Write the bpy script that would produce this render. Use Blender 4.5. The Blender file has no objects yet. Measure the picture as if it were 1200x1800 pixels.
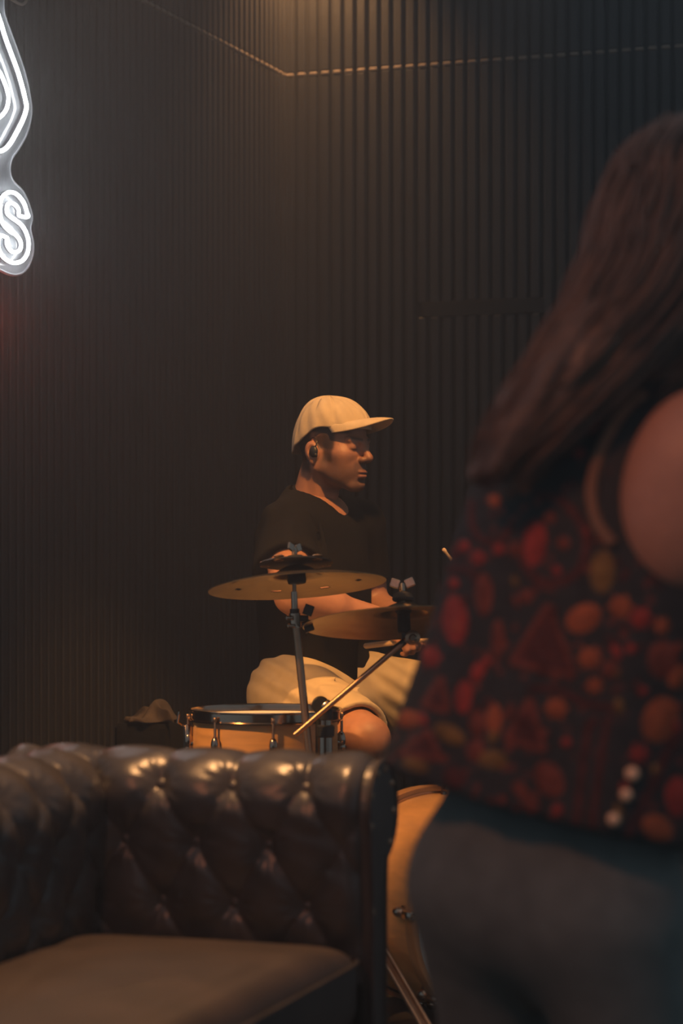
import bpy, math, random
import numpy as np
from mathutils import Vector, Matrix
from mathutils.bvhtree import BVHTree

random.seed(7)
rng = np.random.default_rng(7)
SC = bpy.context.scene
COL = SC.collection
PI = math.pi

# ------------------------------------------------------------------ camera
FPX, CX, HY, CH = 4100.0, 600.0, 975.0, 1.0      # focal length in pixels, axis column, horizon row, eye height
cam_d = bpy.data.cameras.new('camera')
cam = bpy.data.objects.new('camera', cam_d)
COL.objects.link(cam)
cam.location = (0, 0, CH)
cam.rotation_euler = (PI / 2, 0, 0)
cam_d.sensor_fit = 'VERTICAL'
cam_d.sensor_height = 36
cam_d.sensor_width = 24
cam_d.lens = 36 * FPX / 1800
cam_d.shift_y = (HY - 900) / 1800
cam_d.dof.use_dof = True
cam_d.dof.focus_distance = 5.75
cam_d.dof.aperture_fstop = 3.0
SC.camera = cam

# ------------------------------------------------------------------ world, exposure, lamps
SC.view_settings.view_transform = 'Standard'
SC.view_settings.look = 'None'
SC.view_settings.gamma = 1
SC.view_settings.use_curve_mapping = False
SC.view_settings.exposure = 0.0
SC.cycles.use_denoising = True
SC.cycles.max_bounces = 6
SC.cycles.diffuse_bounces = 3
SC.cycles.glossy_bounces = 3
w = bpy.data.worlds.new('World')
SC.world = w
w.use_nodes = True
w.node_tree.nodes['Background'].inputs[0].default_value = (0.80, 0.98, 1.14, 1)
w.node_tree.nodes['Background'].inputs[1].default_value = 0.165


def spot(name, loc, aim, color, power, size, blend=0.6, radius=0.08):
    d = bpy.data.lights.new(name, 'SPOT')
    d.color = color
    d.energy = power
    d.spot_size = math.radians(size)
    d.spot_blend = blend
    d.shadow_soft_size = radius
    o = bpy.data.objects.new(name, d)
    COL.objects.link(o)
    o.location = loc
    o.rotation_euler = (Vector(aim) - Vector(loc)).to_track_quat('-Z', 'Y').to_euler()
    return o


def point(name, loc, color, power, radius=0.05):
    d = bpy.data.lights.new(name, 'POINT')
    d.color = color
    d.energy = power
    d.shadow_soft_size = radius
    o = bpy.data.objects.new(name, d)
    COL.objects.link(o)
    o.location = loc
    return o


spot('stage_spot_top', (0.35, 4.25, 3.4), (0.0, 5.85, 0.95), (1.0, 0.46, 0.13), 560, 30, 0.5, 0.07)
spot('stage_spot_left', (-1.4, 4.15, 2.2), (-0.06, 5.35, 0.62), (1.0, 0.45, 0.125), 290, 30, 0.6, 0.07)
spot('stage_spot_sofa', (-0.25, 3.95, 2.9), (-0.36, 3.72, 0.5), (1.0, 0.48, 0.18), 330, 50, 0.8, 0.09)
spot('stage_spot_red', (-1.1, 0.9, 2.7), (0.25, 3.2, 0.75), (1.0, 0.30, 0.13), 85, 42, 0.8, 0.12)
spot('corner_downlight', (-0.115, 7.84, 3.3), (-0.115, 7.84, 0.0), (1.0, 0.50, 0.20), 130, 100, 1.0, 0.04)
point('red_lamp', (-0.90, 5.83, 1.60), (1.0, 0.10, 0.05), 1.0, 0.02)

# ------------------------------------------------------------------ helpers: pixels, meshes, objects


def W(px, py, D):
    """A point of the place at distance D that projects to this pixel of the photograph."""
    return Vector(((px - CX) / FPX * D, D, CH + (HY - py) / FPX * D))


def make_mat(name, color, rough=0.6, metal=0.0, var=0.15, scale=30.0, bump=0.0, bump_scale=None, spec=0.5, coat=0.0,
             sheen=0.0, attr=None, aniso=None, stretch=None):
    m = bpy.data.materials.new(name)
    m.use_nodes = True
    nt = m.node_tree
    b = nt.nodes['Principled BSDF']
    tc = nt.nodes.new('ShaderNodeTexCoord')
    vec = tc.outputs['Object']
    if stretch:
        mp = nt.nodes.new('ShaderNodeMapping')
        mp.inputs['Scale'].default_value = stretch
        nt.links.new(vec, mp.inputs['Vector'])
        vec = mp.outputs['Vector']
    nz = nt.nodes.new('ShaderNodeTexNoise')
    nz.inputs['Scale'].default_value = scale
    nz.inputs['Detail'].default_value = 5
    nt.links.new(vec, nz.inputs['Vector'])
    rm = nt.nodes.new('ShaderNodeMapRange')
    rm.inputs['From Min'].default_value = 0.3
    rm.inputs['From Max'].default_value = 0.7
    rm.inputs['To Min'].default_value = 1 - var
    rm.inputs['To Max'].default_value = 1 + var
    nt.links.new(nz.outputs['Fac'], rm.inputs['Value'])
    mx = nt.nodes.new('ShaderNodeMix')
    mx.data_type = 'RGBA'
    mx.blend_type = 'MULTIPLY'
    mx.inputs['Factor'].default_value = 1
    if attr:
        at = nt.nodes.new('ShaderNodeAttribute')
        at.attribute_name = attr
        nt.links.new(at.outputs['Color'], mx.inputs['A'])
    else:
        mx.inputs['A'].default_value = (*color, 1)
    nt.links.new(rm.outputs['Result'], mx.inputs['B'])
    nt.links.new(mx.outputs['Result'], b.inputs['Base Color'])
    b.inputs['Roughness'].default_value = rough
    b.inputs['Metallic'].default_value = metal
    b.inputs['Specular IOR Level'].default_value = spec
    b.inputs['Coat Weight'].default_value = coat
    b.inputs['Coat Roughness'].default_value = 0.15
    if sheen:
        b.inputs['Sheen Weight'].default_value = sheen
        b.inputs['Sheen Roughness'].default_value = 0.5
    if bump:
        n2 = nt.nodes.new('ShaderNodeTexNoise')
        n2.inputs['Scale'].default_value = bump_scale or scale * 4
        n2.inputs['Detail'].default_value = 4
        nt.links.new(vec, n2.inputs['Vector'])
        bp = nt.nodes.new('ShaderNodeBump')
        bp.inputs['Strength'].default_value = bump
        bp.inputs['Distance'].default_value = 0.004
        nt.links.new(n2.outputs['Fac'], bp.inputs['Height'])
        nt.links.new(bp.outputs['Normal'], b.inputs['Normal'])
    return m


def emit_mat(name, color, strength):
    m = bpy.data.materials.new(name)
    m.use_nodes = True
    b = m.node_tree.nodes['Principled BSDF']
    b.inputs['Base Color'].default_value = (0.8, 0.8, 0.8, 1)
    b.inputs['Emission Color'].default_value = (*color, 1)
    b.inputs['Emission Strength'].default_value = strength
    return m


M = {}
M['slat'] = make_mat('black painted slat', (0.019, 0.019, 0.0195), 0.62, var=0.25, scale=60, bump=0.25, bump_scale=300, stretch=(1, 1, 0.15))
M['backing'] = make_mat('black felt backing', (0.012, 0.012, 0.012), 0.95, var=0.2)
M['raw_edge'] = make_mat('pale raw board edge', (0.20, 0.16, 0.125), 0.8, var=0.3, scale=12)
M['floor'] = make_mat('dark floor', (0.045, 0.040, 0.037), 0.55, var=0.3, scale=6, bump=0.15)
M['leather'] = make_mat('black brown leather', (0.050, 0.044, 0.041), 0.30, var=0.35, scale=14, bump=0.10, bump_scale=420, spec=0.62)
M['leather_seat'] = make_mat('dark brown seat leather', (0.034, 0.024, 0.021), 0.55, var=0.3, scale=9, bump=0.3, bump_scale=300)
M['chrome'] = make_mat('chrome', (0.46, 0.37, 0.29), 0.17, metal=1.0, var=0.05)
M['steel'] = make_mat('warm tinted chrome tube', (0.50, 0.34, 0.23), 0.40, metal=1.0, var=0.15, scale=20)  # warm lamp light on the chrome is tinted into this base colour
M['black_metal'] = make_mat('black metal', (0.03, 0.03, 0.03), 0.4, metal=0.3, var=0.1)
M['rubber'] = make_mat('black rubber', (0.02, 0.02, 0.02), 0.75, var=0.1)
M['felt'] = make_mat('dark felt', (0.03, 0.028, 0.028), 0.95, var=0.2, scale=80)
M['maple'] = make_mat('honey maple shell', (0.66, 0.36, 0.13), 0.38, var=0.16, scale=10, stretch=(1, 1, 7), coat=0.2)
M['maple_dark'] = make_mat('amber lacquered hoop', (0.46, 0.25, 0.10), 0.35, var=0.2, scale=14, coat=0.3)
M['drumskin'] = make_mat('coated white drumhead', (0.72, 0.68, 0.60), 0.62, var=0.06, scale=30)
M['bronze'] = make_mat('cymbal bronze', (0.19, 0.14, 0.08), 0.36, metal=1.0, var=0.2, scale=18, bump=0.12, bump_scale=120)
M['wood_stick'] = make_mat('pale hickory', (0.62, 0.45, 0.28), 0.5, var=0.12, stretch=(1, 1, 8))
M['tee'] = make_mat('black cotton', (0.009, 0.008, 0.0075), 0.95, spec=0.15, var=0.15, scale=40, bump=0.2, bump_scale=500)
M['shorts'] = make_mat('beige twill', (0.52, 0.41, 0.25), 0.85, var=0.08, scale=25, bump=0.2, bump_scale=600)
M['cap'] = make_mat('beige washed cotton', (0.58, 0.46, 0.29), 0.88, var=0.08, scale=35, bump=0.25, bump_scale=500)
M['cap_dark'] = make_mat('brown stitching', (0.10, 0.065, 0.035), 0.9)
M['cap_patch'] = make_mat('pale woven patch', (0.70, 0.58, 0.42), 0.8, var=0.1)
M['skin'] = make_mat('skin', (0.5, 0.3, 0.2), 0.5, var=0.07, scale=70, bump=0.1, bump_scale=400, attr='Col')
M['black_plastic'] = make_mat('black plastic', (0.012, 0.012, 0.012), 0.45, var=0.1)
M['hair'] = make_mat('long brown hair', (0.10, 0.052, 0.030), 0.45, var=0.4, scale=25, bump=0.5, bump_scale=60, stretch=(1, 1, 0.2))
M['trousers'] = make_mat('black trousers', (0.13, 0.15, 0.145), 0.95, var=0.15)
M['shoe'] = make_mat('dark shoe', (0.03, 0.03, 0.03), 0.6)
M['cloth'] = make_mat('rumpled brown cloth', (0.07, 0.05, 0.035), 0.85, var=0.3, scale=30, bump=0.2)
M['case'] = make_mat('black case vinyl', (0.010, 0.010, 0.010), 1.0, bump=0.2, spec=0.1)
M['red_thread'] = make_mat('red embroidery', (0.30, 0.036, 0.026), 0.85, var=0.35, scale=60, bump=0.4)
M['rust_thread'] = make_mat('rust embroidery', (0.17, 0.040, 0.024), 0.85, var=0.35, scale=60, bump=0.4)
M['orange_thread'] = make_mat('orange embroidery', (0.34, 0.085, 0.030), 0.85, var=0.35, scale=60, bump=0.4)
M['ochre_thread'] = make_mat('ochre embroidery', (0.20, 0.105, 0.028), 0.85, var=0.35, scale=60, bump=0.4)
M['maroon_thread'] = make_mat('maroon embroidery', (0.085, 0.022, 0.018), 0.9, var=0.4, scale=60, bump=0.4)
M['trim_thread'] = make_mat('tan corded trim', (0.26, 0.13, 0.075), 0.85, var=0.3, scale=120, bump=0.5)
M['bead'] = make_mat('pearl bead', (0.96, 0.62, 0.38), 0.3, var=0.03, coat=0.5)
M['neon'] = emit_mat('white neon light', (0.93, 0.97, 1.0), 13.0)
M['neon_base'] = make_mat('white silicone tube base', (0.09, 0.09, 0.10), 0.7, var=0.04)
M['rim'] = make_mat('frosted acrylic edge', (0.75, 0.76, 0.80), 0.4, var=0.04)


def acrylic():
    m = bpy.data.materials.new('clear acrylic')
    m.use_nodes = True
    nt = m.node_tree
    out = nt.nodes['Material Output']
    nt.nodes.remove(nt.nodes['Principled BSDF'])
    t = nt.nodes.new('ShaderNodeBsdfTransparent')
    t.inputs[0].default_value = (0.93, 0.95, 0.96, 1)
    g = nt.nodes.new('ShaderNodeBsdfGlossy')
    g.inputs['Roughness'].default_value = 0.08
    d = nt.nodes.new('ShaderNodeBsdfDiffuse')
    d.inputs[0].default_value = (0.7, 0.72, 0.75, 1)
    nz = nt.nodes.new('ShaderNodeTexNoise')
    nz.inputs['Scale'].default_value = 40
    fr = nt.nodes.new('ShaderNodeFresnel')
    fr.inputs[0].default_value = 1.45
    m1 = nt.nodes.new('ShaderNodeMixShader')
    m2 = nt.nodes.new('ShaderNodeMixShader')
    mr = nt.nodes.new('ShaderNodeMapRange')
    mr.inputs['To Min'].default_value = 0.36
    mr.inputs['To Max'].default_value = 0.52
    nt.links.new(nz.outputs['Fac'], mr.inputs['Value'])
    nt.links.new(mr.outputs['Result'], m1.inputs[0])
    nt.links.new(t.outputs[0], m1.inputs[1])
    nt.links.new(d.outputs[0], m1.inputs[2])
    fm = nt.nodes.new('ShaderNodeMath')
    fm.operation = 'MULTIPLY'
    fm.inputs[1].default_value = 0.12
    nt.links.new(fr.outputs[0], fm.inputs[0])
    nt.links.new(fm.outputs[0], m2.inputs[0])
    nt.links.new(m1.outputs[0], m2.inputs[1])
    nt.links.new(g.outputs[0], m2.inputs[2])
    nt.links.new(m2.outputs[0], out.inputs['Surface'])
    return m


M['acrylic'] = acrylic()


def blouse_mat():
    m = make_mat('black printed blouse', (0.03, 0.03, 0.03), 0.88, var=0.2, scale=50, bump=0.25, bump_scale=400)
    nt = m.node_tree
    b = nt.nodes['Principled BSDF']
    src = b.inputs['Base Color'].links[0].from_socket
    tc = nt.nodes.new('ShaderNodeTexCoord')
    vo = nt.nodes.new('ShaderNodeTexVoronoi')
    vo.inputs['Scale'].default_value = 46
    nt.links.new(tc.outputs['Object'], vo.inputs['Vector'])
    r = nt.nodes.new('ShaderNodeValToRGB')
    r.color_ramp.elements[0].position = 0.16
    r.color_ramp.elements[0].color = (1, 1, 1, 1)
    r.color_ramp.elements[1].position = 0.3
    r.color_ramp.elements[1].color = (0, 0, 0, 1)
    nt.links.new(vo.outputs['Distance'], r.inputs[0])
    nz = nt.nodes.new('ShaderNodeTexNoise')
    nz.inputs['Scale'].default_value = 9
    nt.links.new(tc.outputs['Object'], nz.inputs['Vector'])
    mr = nt.nodes.new('ShaderNodeMapRange')
    mr.inputs['From Min'].default_value = 0.38
    mr.inputs['From Max'].default_value = 0.55
    nt.links.new(nz.outputs['Fac'], mr.inputs['Value'])
    mu = nt.nodes.new('ShaderNodeMath')
    mu.operation = 'MULTIPLY'
    nt.links.new(r.outputs[0], mu.inputs[0])
    nt.links.new(mr.outputs['Result'], mu.inputs[1])
    mx = nt.nodes.new('ShaderNodeMix')
    mx.data_type = 'RGBA'
    nt.links.new(mu.outputs[0], mx.inputs['Factor'])
    nt.links.new(src, mx.inputs['A'])
    mx.inputs['B'].default_value = (0.20, 0.045, 0.028, 1)
    nt.links.new(mx.outputs['Result'], b.inputs['Base Color'])
    return m


M['blouse'] = blouse_mat()


class MB:
    """Collects shapes and links them as one mesh object."""

    def __init__(self):
        self.v, self.f = [], []

    def add(self, verts, faces):
        n = len(self.v)
        self.v += [tuple(p) for p in verts]
        self.f += [tuple(i + n for i in f) for f in faces]
        return self

    def box(self, c, s, rot=None, bevel=0.0):
        c = Vector(c)
        h = [x / 2 for x in s]
        b = min(bevel, min(h) * 0.9)
        if b <= 0:
            pts = [Vector((sx * h[0], sy * h[1], sz * h[2])) for sz in (-1, 1) for sy in (-1, 1) for sx in (-1, 1)]
            fs = [(0, 2, 3, 1), (4, 5, 7, 6), (0, 1, 5, 4), (2, 6, 7, 3), (0, 4, 6, 2), (1, 3, 7, 5)]
        else:   # chamfered in plan and at top and bottom
            def ring(inset, z):
                x, y = h[0] - inset, h[1] - inset
                return [Vector(p) for p in ((x - b, -y, z), (x, -y + b, z), (x, y - b, z), (x - b, y, z), (-x + b, y, z), (-x, y - b, z), (-x, -y + b, z), (-x + b, -y, z))]
            rs = [ring(b * .7, -h[2]), ring(0, -h[2] + b), ring(0, h[2] - b), ring(b * .7, h[2])]
            pts = sum(rs, [])
            fs = [tuple(range(7, -1, -1)), tuple(range(24, 32))]
            for k in range(3):
                for i in range(8):
                    fs.append((k * 8 + i, k * 8 + (i + 1) % 8, k * 8 + 8 + (i + 1) % 8, k * 8 + 8 + i))
        if rot is not None:
            pts = [rot @ p for p in pts]
        return self.add([p + c for p in pts], fs)

    def tube(self, pts, r, n=10, closed=False, cap=True):
        pts = [Vector(p) for p in pts]
        N = len(pts)
        rs = r if isinstance(r, (list, tuple)) else [r] * N
        vs, fs = [], []
        prev = None
        for i, p in enumerate(pts):
            if closed:
                t = pts[(i + 1) % N] - pts[i - 1]
            else:
                t = pts[min(i + 1, N - 1)] - pts[max(i - 1, 0)]
            t.normalize()
            if prev is None:
                a = Vector((0, 0, 1)) if abs(t.z) < 0.9 else Vector((1, 0, 0))
                prev = (a - t * a.dot(t)).normalized()
            else:
                prev = (prev - t * prev.dot(t)).normalized()
            q = t.cross(prev)
            for k in range(n):
                a = 2 * PI * k / n
                vs.append(p + (prev * math.cos(a) + q * math.sin(a)) * rs[i])
        for i in range(N if closed else N - 1):
            j = (i + 1) % N
            for k in range(n):
                fs.append((i * n + k, i * n + (k + 1) % n, j * n + (k + 1) % n, j * n + k))
        if cap and not closed:
            fs.append(tuple(range(n - 1, -1, -1)))
            fs.append(tuple((N - 1) * n + k for k in range(n)))
        return self.add(vs, fs)

    def lathe(self, prof, mat=None, n=32, closed=False):
        """prof: list of (radius, height) turned about local z."""
        mat = mat or Matrix()
        vs, fs = [], []
        m = len(prof)
        for r, z in prof:
            for k in range(n):
                a = 2 * PI * k / n
                vs.append(mat @ Vector((r * math.cos(a), r * math.sin(a), z)))
        for i in range(m if closed else m - 1):
            j = (i + 1) % m
            for k in range(n):
                fs.append((i * n + k, i * n + (k + 1) % n, j * n + (k + 1) % n, j * n + k))
        if not closed:
            fs.append(tuple(range(n - 1, -1, -1)))
            fs.append(tuple((m - 1) * n + k for k in range(n)))
        return self.add(vs, fs)

    def ball(self, c, r, n=12, mat=None):
        rr = r if isinstance(r, (list, tuple)) else (r, r, r)
        prof = []
        for i in range(1, n):
            a = -PI / 2 + PI * i / n
            prof.append((math.cos(a), math.sin(a)))
        S = Matrix.Translation(Vector(c)) @ (mat or Matrix()) @ Matrix.Diagonal((*rr, 1))
        return self.lathe([(0.02, -1)] + prof + [(0.02, 1)], S, max(8, n))

    def mesh(self, name):
        me = bpy.data.meshes.new(name)
        me.from_pydata(self.v, [], self.f)
        me.update()
        return me

    def build(self, name, mat, parent=None, smooth=True, auto=40):
        me = self.mesh(name)
        return link(name, me, mat, parent, smooth, auto)


def link(name, me, mat, parent=None, smooth=True, auto=40):
    if mat is not None and not me.materials:
        me.materials.append(mat)
    if smooth and len(me.polygons):
        me.polygons.foreach_set('use_smooth', [True] * len(me.polygons))
        if auto:
            try:
                me.set_sharp_from_angle(angle=math.radians(auto))
            except Exception:
                pass
    o = bpy.data.objects.new(name, me)
    COL.objects.link(o)
    if parent is not None:
        o.parent = parent
        if parent.type == 'EMPTY':
            o.matrix_parent_inverse = Matrix.Translation(-parent.location)
    return o


def thing(name, label, cat, loc, group=None):
    o = bpy.data.objects.new(name, None)
    COL.objects.link(o)
    o.location = loc
    o.empty_display_size = 0.1
    return tag(o, label, cat, group)


def tag(o, label, cat, group=None):
    o['label'] = label
    o['category'] = cat
    if group:
        o['group'] = group
    return o


def struct(o, label, cat):
    o['kind'] = 'structure'
    return tag(o, label, cat)


def grid_mesh(name, P, close_u=False, close_v=False):
    """P: array (nu, nv, 3) -> quad mesh."""
    nu, nv = P.shape[:2]
    idx = np.arange(nu * nv).reshape(nu, nv)
    if close_u:
        idx = np.vstack([idx, idx[:1]])
    if close_v:
        idx = np.hstack([idx, idx[:, :1]])
    q = np.stack([idx[:-1, :-1], idx[1:, :-1], idx[1:, 1:], idx[:-1, 1:]], -1).reshape(-1, 4)
    me = bpy.data.meshes.new(name)
    me.from_pydata(P.reshape(-1, 3).tolist(), [], q.tolist())
    me.update()
    return me


def smooth_path(pts, n=8, closed=False):
    pts = [Vector(p) for p in pts]
    N = len(pts)
    out = []
    rngN = N if closed else N - 1
    for i in range(rngN):
        if closed:
            p0, p1, p2, p3 = pts[i - 1], pts[i], pts[(i + 1) % N], pts[(i + 2) % N]
        else:
            p0, p1, p2, p3 = pts[max(i - 1, 0)], pts[i], pts[i + 1], pts[min(i + 2, N - 1)]
        for k in range(n):
            t = k / n
            out.append(0.5 * (2 * p1 + (p2 - p0) * t + (2 * p0 - 5 * p1 + 4 * p2 - p3) * t * t + (3 * p1 - p0 - 3 * p2 + p3) * t ** 3))
    if not closed:
        out.append(pts[-1])
    return out


# ------------------------------------------------------------------ organic surfaces: blended solids on a grid -> one mesh
class Field:
    def __init__(self, lo, hi, h):
        self.lo, self.h = np.array(lo, float), h
        self.n = np.ceil((np.array(hi, float) - self.lo) / h).astype(int) + 1
        self.F = np.full(self.n, 0.2, np.float32)

    def _sub(self, lo, hi, pad):
        i0 = np.clip(np.floor((np.array(lo) - pad - self.lo) / self.h).astype(int), 0, self.n)
        i1 = np.clip(np.ceil((np.array(hi) + pad - self.lo) / self.h).astype(int) + 1, 0, self.n)
        if np.any(i1 <= i0):
            return None, None
        ax = [(self.lo[k] + np.arange(i0[k], i1[k]) * self.h).astype(np.float32) for k in range(3)]
        g = (ax[0][:, None, None], ax[1][None, :, None], ax[2][None, None, :])
        return tuple(slice(a, b) for a, b in zip(i0, i1)), g

    def _mix(self, s, d, k, sub):
        A = self.F[s]
        if sub:
            d = -d
            hh = np.clip(0.5 - 0.5 * (d - A) / k, 0, 1)
            self.F[s] = d + (A - d) * hh + k * hh * (1 - hh)
        else:
            hh = np.clip(0.5 + 0.5 * (d - A) / k, 0, 1)
            self.F[s] = d + (A - d) * hh - k * hh * (1 - hh)

    def cone(self, a, b, ra, rb, k=0.02, sub=False):
        a, b = np.array(a, float), np.array(b, float)
        r = max(ra, rb)
        s, g = self._sub(np.minimum(a, b) - r, np.maximum(a, b) + r, k + 0.02)
        if s is None:
            return self
        ba = b - a
        L = max(float(ba @ ba), 1e-9)
        px, py, pz = g[0] - a[0], g[1] - a[1], g[2] - a[2]
        t = np.clip((px * ba[0] + py * ba[1] + pz * ba[2]) / L, 0, 1)
        d = np.sqrt((px - t * ba[0]) ** 2 + (py - t * ba[1]) ** 2 + (pz - t * ba[2]) ** 2) - (ra + (rb - ra) * t)
        self._mix(s, d, k, sub)
        return self

    def ell(self, c, r, k=0.02, axes=None, sub=False):
        c, r = np.array(c, float), np.array(r, float)
        ext = np.full(3, r.max()) if axes is not None else r
        s, g = self._sub(c - ext, c + ext, k + 0.02)
        if s is None:
            return self
        p = [g[i] - c[i] for i in range(3)]
        if axes is not None:
            p = [p[0] * a[0] + p[1] * a[1] + p[2] * a[2] for a in axes]
        k0 = np.sqrt((p[0] / r[0]) ** 2 + (p[1] / r[1]) ** 2 + (p[2] / r[2]) ** 2)
        k1 = np.sqrt((p[0] / r[0] ** 2) ** 2 + (p[1] / r[1] ** 2) ** 2 + (p[2] / r[2] ** 2) ** 2) + 1e-6
        d = k0 * (k0 - 1) / k1
        self._mix(s, d, k, sub)
        return self

    def plane(self, p, nrm, k=0.004):
        """Cut away everything on the side the normal points to."""
        nrm = np.array(nrm, float)
        nrm /= np.linalg.norm(nrm)
        s, g = self._sub(self.lo, self.lo + self.n * self.h, 0)
        d = (g[0] - p[0]) * nrm[0] + (g[1] - p[1]) * nrm[1] + (g[2] - p[2]) * nrm[2]
        self._mix(s, -d, k, True)
        return self

    def coords(self):
        return [self.lo[k] + np.arange(self.n[k]) * self.h for k in range(3)]

    def extract(self):
        F = self.F
        F[[0, -1]] = 0.2
        F[:, [0, -1]] = 0.2
        F[:, :, [0, -1]] = 0.2
        S = F < 0
        nx, ny, nz = F.shape
        c = np.zeros((nx - 1, ny - 1, nz - 1), np.int8)
        for i in (0, 1):
            for j in (0, 1):
                for l in (0, 1):
                    c += S[i:nx - 1 + i, j:ny - 1 + j, l:nz - 1 + l]
        act = np.argwhere((c > 0) & (c < 8))
        idx = np.full(c.shape, -1, np.int64)
        idx[tuple(act.T)] = np.arange(len(act))
        corners = [(i, j, l) for i in (0, 1) for j in (0, 1) for l in (0, 1)]
        vals = {o: F[act[:, 0] + o[0], act[:, 1] + o[1], act[:, 2] + o[2]] for o in corners}
        acc = np.zeros((len(act), 3))
        cnt = np.zeros(len(act))
        for a in corners:
            for ax in range(3):
                if a[ax]:
                    continue
                b = list(a)
                b[ax] = 1
                b = tuple(b)
                fa, fb = vals[a], vals[b]
                m = (fa < 0) != (fb < 0)
                t = np.where(m, fa / np.where(m, fa - fb, 1), 0)
                p = np.repeat(np.array(a, float)[None], len(act), 0)
                p[:, ax] += t
                acc[m] += p[m]
                cnt[m] += 1
        V = self.lo + (act + acc / cnt[:, None]) * self.h
        Q = []
        for ax in range(3):
            o1, o2 = [(1, 2), (2, 0), (0, 1)][ax]
            sl0 = [slice(None)] * 3
            sl1 = [slice(None)] * 3
            sl0[ax], sl1[ax] = slice(0, -1), slice(1, None)
            A, B = S[tuple(sl0)], S[tuple(sl1)]
            e = np.argwhere(A != B)
            e = e[(e[:, o1] > 0) & (e[:, o2] > 0)]
            inside = A[tuple(e.T)]
            q = []
            for d1, d2 in ((-1, -1), (0, -1), (0, 0), (-1, 0)):
                p = e.copy()
                p[:, o1] += d1
                p[:, o2] += d2
                q.append(idx[tuple(p.T)])
            q = np.stack(q, 1)
            q[~inside] = q[~inside][:, ::-1]
            Q.append(q)
        Q = np.vstack(Q)
        Q = Q[(Q >= 0).all(1)]
        return V, Q


def relax(V, Q, n=2, lam=0.5):
    """Laplacian smoothing of a quad mesh."""
    E = np.vstack([Q[:, [0, 1]], Q[:, [1, 2]], Q[:, [2, 3]], Q[:, [3, 0]]])
    deg = np.bincount(E.ravel(), minlength=len(V)).astype(float)
    for _ in range(n):
        s = np.zeros_like(V)
        for k in range(3):
            s[:, k] = np.bincount(E[:, 0], V[E[:, 1], k], len(V)) + np.bincount(E[:, 1], V[E[:, 0], k], len(V))
        V = V + lam * (s / np.maximum(deg, 1)[:, None] - V)
    return V


def vq_mesh(name, V, Q, colors=None):
    me = bpy.data.meshes.new(name)
    me.vertices.add(len(V))
    me.vertices.foreach_set('co', np.asarray(V, np.float32).ravel())
    me.loops.add(len(Q) * 4)
    me.loops.foreach_set('vertex_index', np.asarray(Q, np.int32).ravel())
    me.polygons.add(len(Q))
    me.polygons.foreach_set('loop_start', np.arange(0, len(Q) * 4, 4, dtype=np.int32))
    me.update(calc_edges=True)
    me.validate()
    if colors is not None:
        at = me.color_attributes.new('Col', 'FLOAT_COLOR', 'POINT')
        c = np.ones((len(V), 4), np.float32)
        c[:, :3] = colors
        at.data.foreach_set('color', c.ravel())
    return me


def ss(a, b, x):
    t = np.clip((x - a) / (b - a), 0, 1)
    return t * t * (3 - 2 * t)


# ------------------------------------------------------------------ the room
CORNER = Vector((-0.195, 8.0, 0))
AX_BACK = Vector((0.939, -0.344, 0)).normalized()         # along the back wall, away from the corner
AX_LEFT = Vector((0.344, 0.939, 0)).normalized()          # along the left wall, towards the corner
PITCH, SLW, SLD = 0.0435, 0.029, 0.014
JZ = 2.64
TOPZ = 3.4

fl = MB().box((0.9, 3.6, -0.05), (7.6, 10.0, 0.1)).build('floor', M['floor'], smooth=False)
struct(fl, 'dark floor under the drum kit and the sofa', 'floor')


def slat_wall(name, origin, axis, length, label, flip, gap_from=None):
    ang = math.atan2(axis.y, axis.x)
    wall = MB().box((length / 2, 0.04, TOPZ / 2), (length, 0.08, TOPZ)).build(name, M['backing'], smooth=False)
    wall.location = origin
    wall.rotation_euler = (0, 0, ang)
    struct(wall, label, 'wall')
    n = int(length / PITCH)
    cache = {}

    def piece(kind, h, depth, mat):
        key = (kind, round(h, 3))
        if key not in cache:
            me = MB().box((0, 0, 0), (SLW, depth, h), bevel=0.003).mesh(kind)
            me.materials.append(mat)
            cache[key] = me
        return cache[key]
    for i in range(n):
        d = (i + 0.5) * PITCH
        x = length - d if flip else d
        spans = [(0.0, JZ - 0.008), (JZ + 0.008, TOPZ)]
        if gap_from is not None and gap_from[0] < d < gap_from[1]:
            spans = [(0.0, 1.795), (1.845, JZ - 0.008), (JZ + 0.008, TOPZ)]
        for a, b in spans:
            o = bpy.data.objects.new('slat', piece('slat', b - a, SLD, M['slat']))
            COL.objects.link(o)
            o.parent = wall
            o.location = (x + random.uniform(-.0006, .0006), -SLD / 2 + random.uniform(0, .0012), (a + b) / 2)
        o = bpy.data.objects.new('joint_strip', piece('joint_strip', 0.012, SLD, M['raw_edge']))
        COL.objects.link(o)
        o.parent = wall
        o.location = (x, -SLD * 0.5 - 0.0006, JZ)
    if gap_from is not None:
        mid = (gap_from[0] + gap_from[1]) / 2
        r = MB().box((0, 0, 0), (gap_from[1] - gap_from[0], 0.0136, 0.0495), bevel=0.002).mesh('gap_shade_strip')  # dark strip added to fill the open gap and stand for its shade
        r.materials.append(M['backing'])
        o = bpy.data.objects.new('gap_shade_strip', r)
        COL.objects.link(o)
        o.parent = wall
        o.location = (length - mid if flip else mid, -0.0068, 1.82)
    return wall


slat_wall('wall_back', CORNER, AX_BACK, 3.2, 'black vertical slat wall behind the drummer, right of the corner', False, gap_from=(0.50, 0.93))
slat_wall('wall_left', CORNER - AX_LEFT * 3.0, AX_LEFT, 3.0, 'black vertical slat wall that carries the white neon sign', True)


# neon sign on the left wall
WN = Vector((0.939, -0.344, 0)).normalized()              # the left wall's normal, into the room


def on_left(px, py, off):
    d = Vector(((px - CX) / FPX, 1, (HY - py) / FPX))
    o = Vector((0, 0, CH))
    p0 = CORNER + WN * off
    t = (p0 - o).dot(WN) / d.dot(WN)
    return o + d * t


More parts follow.
